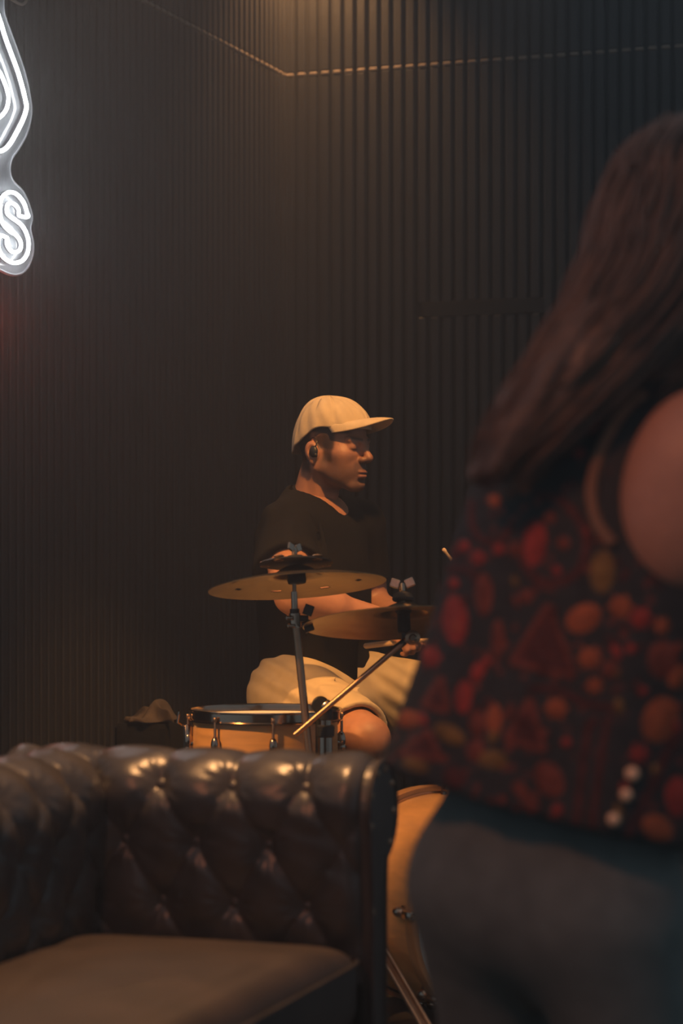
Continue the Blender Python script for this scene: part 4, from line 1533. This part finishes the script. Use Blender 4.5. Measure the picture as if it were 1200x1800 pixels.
    pmd.thickness = 0.0015
    for (x0, y0, x1, y1) in ((605.5, 711, 608, 714), (608.5, 714.5, 611, 717.5), (609, 711.2, 611.5, 714), (612.5, 715, 615, 718)):
        MB().tube([on_cap(x0 + (x1 - x0) * t, y0 + (y1 - y0) * t, 0.0032) for t in (0, .33, .66, 1)], 0.0007, 6).build('patch_stitch', M['cap_dark'], patch)

    # ---- in-ear monitor
    e = thing('earphone', 'black in-ear monitor in the drummer\'s ear', 'earphone', hp(-0.004, 0.082, 0.002))
    mb = MB().ball(hp(-0.003, 0.0815, 0.002), (0.0125, 0.0075, 0.0150), 12, HR.to_4x4())
    mb.ball(hp(0.004, 0.083, -0.006), (0.006, 0.005, 0.006), 10, HR.to_4x4())
    mb.build('housing', M['black_plastic'], e)
    MB().tube(smooth_path([hp(0.0, 0.083, 0.012), hp(0.004, 0.079, 0.028), hp(-0.012, 0.072, 0.038), hp(-0.03, 0.070, 0.02), hp(-0.034, 0.066, -0.02)], 5), 0.0012, 6).build('cable', M['black_plastic'], e)

    # ---- sticks
    def stick(tip, grip, label):
        tip, grip = Vector(tip), Vector(grip)
        d = (tip - grip).normalized()
        base = tip - d * 0.40
        pts = [base, base + d * 0.004, base + d * 0.2, base + d * 0.33, base + d * 0.385, base + d * 0.389, base + d * 0.394, base + d * 0.398, base + d * 0.400]
        o = MB().tube(pts, [0.005, 0.0073, 0.0073, 0.006, 0.0035, 0.0045, 0.0055, 0.0045, 0.002], 12).build('drumstick', M['wood_stick'])
        tag(o, label, 'drumstick')
    stick(W(778, 964, 5.90), W(884, 1100, 5.9), 'wooden drumstick whose rounded tip shows beside the patterned blouse')
    stick(st1 + Vector((0.20, -0.16, 0.03)), st1, 'wooden drumstick in the drummer\'s near hand, under the ride cymbal')


drummer()


def singer():
    D = 2.95
    hem_c, neck_c = W(957, 1418, D), W(1128, 690, D)
    root = thing('person', 'woman with long hair in a dark patterned sleeveless blouse, seen from behind', 'person', (hem_c.x, hem_c.y, 0))
    U = (neck_c - hem_c).normalized()
    Fw = Vector((0.62, 0.78, 0))
    Fw = (Fw - U * Fw.dot(U)).normalized()
    Rt = Fw.cross(U).normalized()
    L = (neck_c - hem_c).length
    AX = [tuple(Rt), tuple(Fw), tuple(U)]

    def lp(r, f, u):
        return hem_c + Rt * r + Fw * f + U * u
    # ---- blouse: flared body
    F = Field((-0.12, 2.45, 0.45), (0.75, 3.5, 1.45), 0.0065)
    g = np.meshgrid(*[c.astype(np.float32) for c in F.coords()], indexing='ij', sparse=True)
    p = [g[i] - hem_c[i] for i in range(3)]
    r = p[0] * Rt.x + p[1] * Rt.y + p[2] * Rt.z
    f = p[0] * Fw.x + p[1] * Fw.y + p[2] * Fw.z
    u = p[0] * U.x + p[1] * U.y + p[2] * U.z
    t = np.clip(u / L, -0.05, 1.1)
    a = np.interp(t, [-0.05, 0.0, 0.3, 0.6, 0.8, 0.93, 1.0, 1.1], [0.222, 0.220, 0.207, 0.205, 0.200, 0.170, 0.115, 0.06]).astype(np.float32)
    b = np.interp(t, [-0.05, 0.0, 0.3, 0.6, 0.8, 0.93, 1.0, 1.1], [0.185, 0.182, 0.162, 0.148, 0.130, 0.092, 0.068, 0.05]).astype(np.float32)
    ang = np.arctan2(f, r)
    fold = 1 + 0.035 * np.clip(1 - t * 1.5, 0, 1) * np.sin(ang * 9 + 1.3)
    q = np.sqrt((r / (a * fold)) ** 2 + (f / (b * fold)) ** 2)
    d = (q - 1) * b * 0.9
    d = np.maximum(d, -u)
    d = np.maximum(d, u - L * 1.03)
    F.F = d.astype(np.float32)
    # hollow the hem so that the trousers enter it
    F.cone(lp(0, 0, -0.06), lp(0, 0, 0.02), 0.15, 0.13, 0.01, sub=True)
    Vb, Qb = F.extract()
    Vb = relax(Vb, Qb, 3, 0.5)
    blouse = link('blouse', vq_mesh('blouse', Vb, Qb), M['blouse'], root, True, 0)
    bv = BVHTree.FromPolygons([tuple(x) for x in Vb], [tuple(x) for x in Qb.tolist()])
    # ---- body: neck, arms, hips, legs, feet in one surface
    sh_r, sh_l = W(1232, 812, 2.795), lp(-0.16, 0.0, L * 0.90)
    el_r = sh_r + Vector((0.125, 0.02, -0.245))
    wr_r = el_r + Vector((0.10, 0.17, 0.12))
    el_l = sh_l + Vector((0.03, 0.12, -0.25))
    wr_l = el_l + Vector((0.16, 0.10, 0.12))
    B = Field((-0.05, 2.45, 0.0), (1.05, 3.75, 1.62), 0.007)
    B.ell(W(1215, 862, 2.80), (0.084, 0.066, 0.124), 0.02, [(0.97, -0.1, -0.2), (0.1, 1, 0), (0.22, 0, 0.97)])
    B.cone(sh_r, el_r, 0.058, 0.042, 0.03)
    B.cone(el_r, wr_r, 0.040, 0.026, 0.02)
    hand_prims(B, wr_r, wr_r - el_r, (-0.3, 0.2, -0.6), 0.9, 0.8, 1)
    B.cone(sh_l, el_l, 0.05, 0.04, 0.03)
    B.cone(el_l, wr_l, 0.038, 0.026, 0.02)
    hand_prims(B, wr_l, wr_l - el_l, (0.3, -0.2, -0.6), 0.9, 0.8, -1)
    nb = lp(0, 0.01, L * 1.0)
    HO = W(1252, 372, 3.03)
    B.cone(lp(0, 0, L * 0.8), nb, 0.08, 0.05, 0.04)
    B.cone(nb, HO - Vector((0, 0, 0.06)), 0.048, 0.045, 0.03)
    Vr, Qr = B.extract()
    Vr = relax(Vr, Qr, 2)
    sk = (0.48, 0.23, 0.15)
    Vh, Qh = head_field(0.003, 0).extract()
    ch = head_colors(Vh, sk, (0.1, 0.06, 0.04), (0.04, 0.025, 0.018), (0.45, 0.14, 0.12), 0)
    Vh, HR = place(Vh, HO, Vector((0.72, 0.66, -0.12)), (0.12, 0.08, 1), 0.93)
    link('body', vq_mesh('body', np.vstack([Vr, Vh]), np.vstack([Qr, Qh + len(Vr)]), np.vstack([np.tile(np.array(sk), (len(Vr), 1)), ch])), M['skin'], root, True, 0)
    # ---- trousers
    hip = lp(0, 0, -0.02)
    T = Field((-0.25, 2.4, 0.0), (0.75, 3.6, 0.95), 0.009)
    T.ell(lp(0.02, 0.02, 0.02), (0.155, 0.13, 0.15), 0.05, AX)
    T.ell(lp(0.022, 0.01, -0.09), (0.160, 0.130, 0.14), 0.05, AX)
    feet = []
    for s in (-1, 1):
        h_ = lp(0.025 + s * 0.09, 0.01, -0.12)
        fx = Vector((hem_c.x + 0.015 + s * 0.085, hem_c.y + 0.02 - s * 0.09, 0.10))
        kn = (h_ + fx) / 2 + Vector((0.02, 0.03, 0.02))
        T.cone(h_, kn, 0.100, 0.072, 0.05)
        T.cone(kn, fx, 0.070, 0.056, 0.03)
        feet.append(fx)
    Vt, Qt = T.extract()
    link('trousers', vq_mesh('trousers', relax(Vt, Qt, 2), Qt), M['trousers'], root, True, 0)
    for fx in feet:
        S = Field((fx.x - 0.15, fx.y - 0.15, 0.0), (fx.x + 0.28, fx.y + 0.3, 0.16), 0.007)
        dd = Vector((0.62, 0.78, 0))
        S.cone(Vector((fx.x, fx.y, 0.045)) - dd * 0.03, Vector((fx.x, fx.y, 0.035)) + dd * 0.13, 0.038, 0.033, 0.02)
        S.cone(fx, Vector((fx.x, fx.y, 0.05)), 0.04, 0.04, 0.02)
        S.plane((0, 0, 0.006), (0, 0, -1))
        Vs, Qs = S.extract()
        link('shoe', vq_mesh('shoe', relax(Vs, Qs, 1), Qs), M['shoe'], root, True, 0)
    # ---- long hair
    H = Field((0.05, 2.5, 0.95), (0.75, 3.35, 1.65), 0.006)
    DH = 2.93
    H.ell(W(1236, 345, 3.03), (0.098, 0.108, 0.112), 0.02)
    for (x0, y0, r0, x1, y1, r1, dd0, dd1) in (
            (1190, 335, 0.082, 1150, 440, 0.080, 3.0, 2.94), (1150, 440, 0.080, 1100, 545, 0.074, 2.94, 2.87), (1100, 545, 0.072, 1012, 640, 0.056, 2.87, 2.83),
            (1012, 640, 0.056, 935, 725, 0.045, 2.83, 2.82), (935, 725, 0.045, 880, 800, 0.036, 2.82, 2.82), (1215, 420, 0.088, 1195, 560, 0.072, 2.98, 2.90),
            (1195, 560, 0.066, 1150, 625, 0.040, 2.90, 2.86), (1070, 600, 0.050, 1000, 690, 0.032, 2.83, 2.82), (1000, 690, 0.030, 945, 800, 0.014, 2.82, 2.82),
            (1240, 420, 0.09, 1260, 600, 0.06, 2.98, 2.92)):
        H.cone(W(x0, y0, dd0), W(x1, y1, dd1), r0 * 0.86, r1 * 0.80, 0.03)
    rr = np.random.default_rng(11)
    cl = [W(x, y, dd) for x, y, dd in ((1180, 300, 2.95), (1130, 420, 2.88), (1080, 530, 2.82), (1000, 640, 2.79), (925, 735, 2.79), (868, 830, 2.80))]
    for i in range(46):
        ox, oy = rr.uniform(-0.062, 0.062), rr.uniform(-0.02, 0.03)
        ph = rr.uniform(0, 6.28)
        k0 = rr.integers(0, 3)
        pts = []
        for j in range(k0, 6):
            sc = 1 - 0.14 * j
            pts.append(cl[j] + Vector((ox * sc + 0.010 * math.sin(ph + j * 1.7), oy + 0.01 * math.cos(ph + j), ox * 0.45 * sc + 0.006 * math.cos(ph + j * 2.1))))
        sp = smooth_path(pts, 4)
        for a_, b_ in zip(sp[:-1], sp[1:]):
            H.cone(a_, b_, 0.0055, 0.0055, 0.008)
    # leave the face free
    H.ell(tuple(HO + HR @ Vector((0.10, 0, -0.01))), (0.07, 0.06, 0.085), 0.01, [tuple(HR.col[0]), tuple(HR.col[1]), tuple(HR.col[2])], sub=True)
    Vx, Qx = H.extract()
    hm_ = MB().add(relax(Vx, Qx, 1).tolist(), Qx.tolist())
    chains = ([(1236, 238, 3.03, .012), (1212, 268, 3.02, .055), (1182, 338, 2.97, .078), (1155, 430, 2.92, .080), (1108, 535, 2.86, .072), (1030, 640, 2.83, .058), (945, 735, 2.82, .046), (888, 812, 2.82, .038), (852, 890, 2.82, .024)],
              [(1240, 238, 3.03, .012), (1232, 280, 3.02, .075), (1224, 380, 2.97, .090), (1212, 480, 2.93, .080), (1190, 575, 2.88, .062), (1150, 645, 2.86, .044), (1095, 720, 2.83, .024)])
    for i in range(460):
        ch_ = chains[0] if i % 4 else chains[1]
        th, rad = rr.uniform(0, 2 * PI), rr.uniform(0.80, 1.08)
        ph, fq = rr.uniform(0, 6.28), rr.uniform(1.0, 2.4)
        end = rr.uniform(0.80, 1.0) * (len(ch_) - 1)
        pts = []
        for j in range(len(ch_)):
            x, y, dd, r_ = ch_[j]
            c_ = W(x, y, dd)
            tn = (W(*ch_[min(j + 1, len(ch_) - 1)][:3]) - W(*ch_[max(j - 1, 0)][:3])).normalized()
            e1 = (Vector((0, 1, 0)) - tn * tn.y).normalized()
            e2 = tn.cross(e1)
            am = 0.009 * min(1, j / 3)
            pts.append(c_ + e1 * (r_ * rad * math.sin(th) + am * math.sin(ph + fq * j)) + e2 * (r_ * rad * math.cos(th) + am * math.cos(ph + 1.3 * fq * j)))
        if len(pts) < 3:
            continue
        sp = smooth_path(pts, 5)
        sp = sp[:max(4, int(end * 5))]
        n_ = len(sp)
        hm_.tube(sp, [0.0036 * (1 - 0.85 * (k / (n_ - 1)) ** 3) for k in range(n_)], 5)
    hm_.build('hair', M['hair'], root, True, 0)

    # ---- embroidery lying on the blouse
    eye = Vector((0, 0, CH))

    def hit(px, py):
        d = (W(px, py, 3.0) - eye).normalized()
        h = bv.ray_cast(eye, d)
        return h[0], h[1]

    def lay(px, py, lift):
        loc, n = hit(px, py)
        if loc is None:
            return None
        if n.dot(loc - eye) > 0:
            n = -n
        return loc + n * lift

    def disc(x, y, rx, ry, tilt, mat, name, rings=3, n=16, petals=0):
        pts, fs = [], []
        c = lay(x, y, 0.003)
        if c is None:
            return None
        pts.append(c)
        ct, st = math.cos(tilt), math.sin(tilt)
        for i in range(1, rings + 1):
            s = i / rings
            for k in range(n):
                an = 2 * PI * k / n
                pet = 1 + (0.22 * math.cos(petals * an) * s if petals else 0)
                dx, dy = rx * s * pet * math.cos(an), ry * s * pet * math.sin(an)
                q = lay(x + dx * ct - dy * st, y + dx * st + dy * ct, 0.003 * (1 - s * s) + 0.0003)
                if q is None:
                    q = c
                pts.append(q)
        for k in range(n):
            fs.append((0, 1 + k, 1 + (k + 1) % n))
            for i in range(rings - 1):
                a_, b_ = 1 + i * n + k, 1 + i * n + (k + 1) % n
                fs.append((a_, a_ + n, b_ + n, b_))
        return MB().add(pts, fs).build(name, M[mat], blouse)

    def stroke(pts, wd, mat, name, closed=False):
        sp = [Vector((x, y, 0)) for x, y in pts]
        sp = smooth_path(sp, 6, closed)
        vs, fs = [], []
        ok = []
        N = len(sp)
        for i, p_ in enumerate(sp):
            a_, b_ = (sp[i - 1], sp[(i + 1) % N]) if closed else (sp[max(i - 1, 0)], sp[min(i + 1, N - 1)])
            d_ = (b_ - a_).normalized()
            nn = Vector((-d_.y, d_.x, 0))
            row = [lay(p_.x + nn.x * wd / 2, p_.y + nn.y * wd / 2, 0.0004), lay(p_.x, p_.y, 0.0018), lay(p_.x - nn.x * wd / 2, p_.y - nn.y * wd / 2, 0.0004)]
            if any(x is None for x in row):
                continue
            vs += row
            ok.append(len(vs) // 3 - 1)
        m = len(vs) // 3
        if m < 2:
            return None
        for i in range(m if closed and m == N else m - 1):
            j = (i + 1) % m
            for k in (0, 1):
                fs.append((i * 3 + k, j * 3 + k, j * 3 + k + 1, i * 3 + k + 1))
        return MB().add(vs, fs).build(name, M[mat], blouse)

    def tri(a_, b_, c_, mat_in, mat_line):
        vs, fs = [], []
        n = 7
        ids = {}
        for i in range(n + 1):
            for j in range(n + 1 - i):
                s, t_ = i / n, j / n
                x = a_[0] + (b_[0] - a_[0]) * s + (c_[0] - a_[0]) * t_
                y = a_[1] + (b_[1] - a_[1]) * s + (c_[1] - a_[1]) * t_
                q = lay(x, y, 0.0006)
                if q is None:
                    return
                ids[i, j] = len(vs)
                vs.append(q)
        for i in range(n):
            for j in range(n - i):
                fs.append((ids[i, j], ids[i + 1, j], ids[i, j + 1]))
                if i + j < n - 1:
                    fs.append((ids[i + 1, j], ids[i + 1, j + 1], ids[i, j + 1]))
        MB().add(vs, fs).build('triangle_motif', M[mat_in], blouse)
        for p_, q_ in ((a_, b_), (b_, c_), (c_, a_)):
            stroke([p_, ((p_[0] + q_[0]) / 2, (p_[1] + q_[1]) / 2), q_], 11, mat_line, 'stitched_line')

    for x, y, r_, m_ in ((1090, 1067, 20, 'orange_thread'), (1126, 1087, 19, 'red_thread'), (1163, 1100, 14, 'orange_thread'), (1035, 1157, 19, 'orange_thread'), (1073, 1177, 16, 'rust_thread'), (1045, 1205, 14, 'orange_thread'),
                         (977, 1245, 19, 'orange_thread'), (1123, 1325, 17, 'red_thread'), (757, 1155, 18, 'red_thread'), (925, 1048, 13, 'rust_thread'), (965, 910, 11, 'rust_thread'), (990, 955, 12, 'rust_thread'), (840, 980, 13, 'red_thread'),
                         (868, 880, 11, 'orange_thread'), (980, 700, 12, 'rust_thread'), (905, 965, 14, 'rust_thread')):
        disc(x, y, r_, r_, 0, m_, 'flower_motif', 3, 24, 6)
        disc(x, y, r_ * .33, r_ * .33, 0, 'ochre_thread' if m_ != 'rust_thread' else 'maroon_thread', 'flower_centre', 1, 10)
    for x, y, r_ in ((1100, 1007, 8), (1145, 1020, 8), (1073, 1125, 8), (1108, 1140, 9), (1018, 797, 10), (1005, 850, 8), (978, 1003, 9), (797, 1025, 10), (815, 960, 11), (875, 965, 11), (995, 1305, 9), (980, 1423, 10), (1130, 1215, 9), (1188, 985, 8)):
        disc(x, y, r_, r_, 0, 'red_thread' if r_ > 8 else 'maroon_thread', 'dot_motif', 2, 12)
    for x, y, rx, ry, tl, m_ in ((940, 955, 21, 42, 0.1, 'red_thread'), (1058, 1005, 22, 38, 0.05, 'ochre_thread'), (800, 1090, 23, 44, -0.05, 'red_thread'), (803, 1098, 11, 26, 0, 'orange_thread'), (1025, 1087, 33, 24, -0.5, 'orange_thread'), (850, 1045, 16, 38, 0, 'rust_thread'),
                             (962, 792, 13, 40, 0.35, 'ochre_thread'), (924, 848, 11, 22, 0.1, 'orange_thread'), (875, 1125, 12, 36, 0, 'rust_thread'), (1160, 1265, 32, 42, 0.4, 'orange_thread'), (965, 1370, 24, 34, -0.5, 'rust_thread'), (790, 1290, 30, 15, 0.5, 'ochre_thread'), (716, 1264, 30, 16, 0.0, 'orange_thread'),
                             (865, 1335, 27, 16, 0.1, 'ochre_thread'), (1155, 1455, 30, 22, 0.5, 'orange_thread'), (1190, 1400, 22, 36, 0, 'red_thread'), (1165, 1160, 28, 34, 0, 'rust_thread'), (815, 1225, 15, 30, 0.1, 'red_thread'), (868, 1265, 14, 30, 0.0, 'orange_thread'), (838, 1270, 14, 28, 0, 'rust_thread'),
                             (730, 1345, 24, 12, 0.3, 'ochre_thread'), (800, 1365, 22, 18, 0.4, 'maroon_thread'), (1190, 1190, 16, 22, 0.4, 'orange_thread'), (840, 1180, 12, 20, 0.4, 'red_thread'), (835, 1320, 16, 20, 0.2, 'rust_thread'), (800, 970, 9, 14, 0, 'maroon_thread')):
        disc(x, y, rx, ry, tl, m_, 'leaf_motif', 4, 20)
    rs_ = random.Random(4)
    for i in range(70):
        x, y = rs_.uniform(700, 1195), rs_.uniform(900, 1500)
        if y > 1330 + (x - 680) * 0.36:
            continue
        r_ = rs_.uniform(4, 9)
        disc(x, y, r_, r_ * rs_.uniform(1, 2.4), rs_.uniform(-0.8, 0.8), rs_.choice(['rust_thread', 'maroon_thread', 'maroon_thread', 'red_thread', 'ochre_thread']), 'petal_motif', 2, 10)
    for a_, b_, c_ in (((963, 1062), (1010, 1188), (897, 1165)), ((932, 1228), (957, 1320), (888, 1300)), ((775, 1190), (788, 1252), (742, 1240)), ((700, 1325), (752, 1285), (775, 1335)), ((905, 1372), (950, 1448), (858, 1418))):
        tri(a_, b_, c_, 'maroon_thread', 'rust_thread')
    stroke([(940, 870), (985, 880), (1020, 920), (1030, 960), (1015, 1005), (975, 1025), (940, 1015), (920, 990)], 15, 'maroon_thread', 'paisley_outline')
    stroke([(828, 880), (830, 925), (850, 950), (880, 950), (900, 920)], 13, 'maroon_thread', 'paisley_outline')
    stroke([(775, 1015), (795, 1000), (825, 1005), (838, 1030)], 12, 'maroon_thread', 'paisley_outline')
    stroke([(822, 885), (810, 910), (797, 942)], 13, 'red_thread', 'stitched_line')
    stroke([(1036, 1268), (1026, 1330), (1018, 1400), (1010, 1462)], 13, 'maroon_thread', 'stitched_line')
    stroke([(1068, 1262), (1056, 1330), (1047, 1400), (1038, 1472)], 13, 'maroon_thread', 'stitched_line')
    stroke([(930, 1212), (980, 1212), (1025, 1235), (1085, 1245)], 13, 'maroon_thread', 'stitched_line')
    stroke([(1197, 1275), (1165, 1340), (1130, 1415), (1095, 1485)], 18, 'maroon_thread', 'stitched_line')
    stroke([(905, 1375), (930, 1410), (958, 1448)], 22, 'rust_thread', 'stitched_line')
    stroke([(1034, 694), (1052, 688), (1074, 683)], 24, 'red_thread', 'flower_petal')
    stroke([(1020, 705), (1014, 730), (1024, 750), (1042, 752), (1053, 735), (1046, 722)], 16, 'red_thread', 'flower_petal')
    stroke([(985, 735), (1000, 720), (1010, 740), (1002, 765)], 14, 'rust_thread', 'flower_petal')
    # corded trim round the armhole
    pts = []
    for x, y in ((1132, 695), (1098, 725), (1070, 768), (1049, 820), (1041, 868), (1046, 905), (1058, 933), (1078, 958)):
        q = lay(x, y, 0.004)
        if q is not None:
            pts.append(q)
    if len(pts) > 3:
        MB().tube(smooth_path(pts, 6), 0.0075, 8).build('armhole_trim', M['trim_thread'], blouse)
    for x, y, r_ in ((1108, 1360, 0.0085), (1097, 1397, 0.0075), (1076, 1440, 0.0078)):
        q = lay(x, y, 0.004)
        if q is not None:
            MB().ball(q, r_, 12).build('bead', M['bead'], blouse)


singer()

# ------------------------------------------------------------------ thin haze added to lift the blacks of the room
hz = MB().box((0.9, 3.6, 2.0), (7.4, 9.8, 3.98)).build('haze', None, smooth=False)
hm = bpy.data.materials.new('added black-lift haze')
hm.use_nodes = True
nt = hm.node_tree
nt.nodes.remove(nt.nodes['Principled BSDF'])
vs_ = nt.nodes.new('ShaderNodeVolumeScatter')
vs_.inputs['Color'].default_value = (1, 1, 1, 1)
vs_.inputs['Density'].default_value = 0.041
vs_.inputs['Anisotropy'].default_value = 0.78
nt.links.new(vs_.outputs[0], nt.nodes['Material Output'].inputs['Volume'])
hm.cycles.homogeneous_volume = True
hz.data.materials.append(hm)
hz['kind'] = 'stuff'
tag(hz, 'thin haze added to lift the dark tones of the room', 'haze')
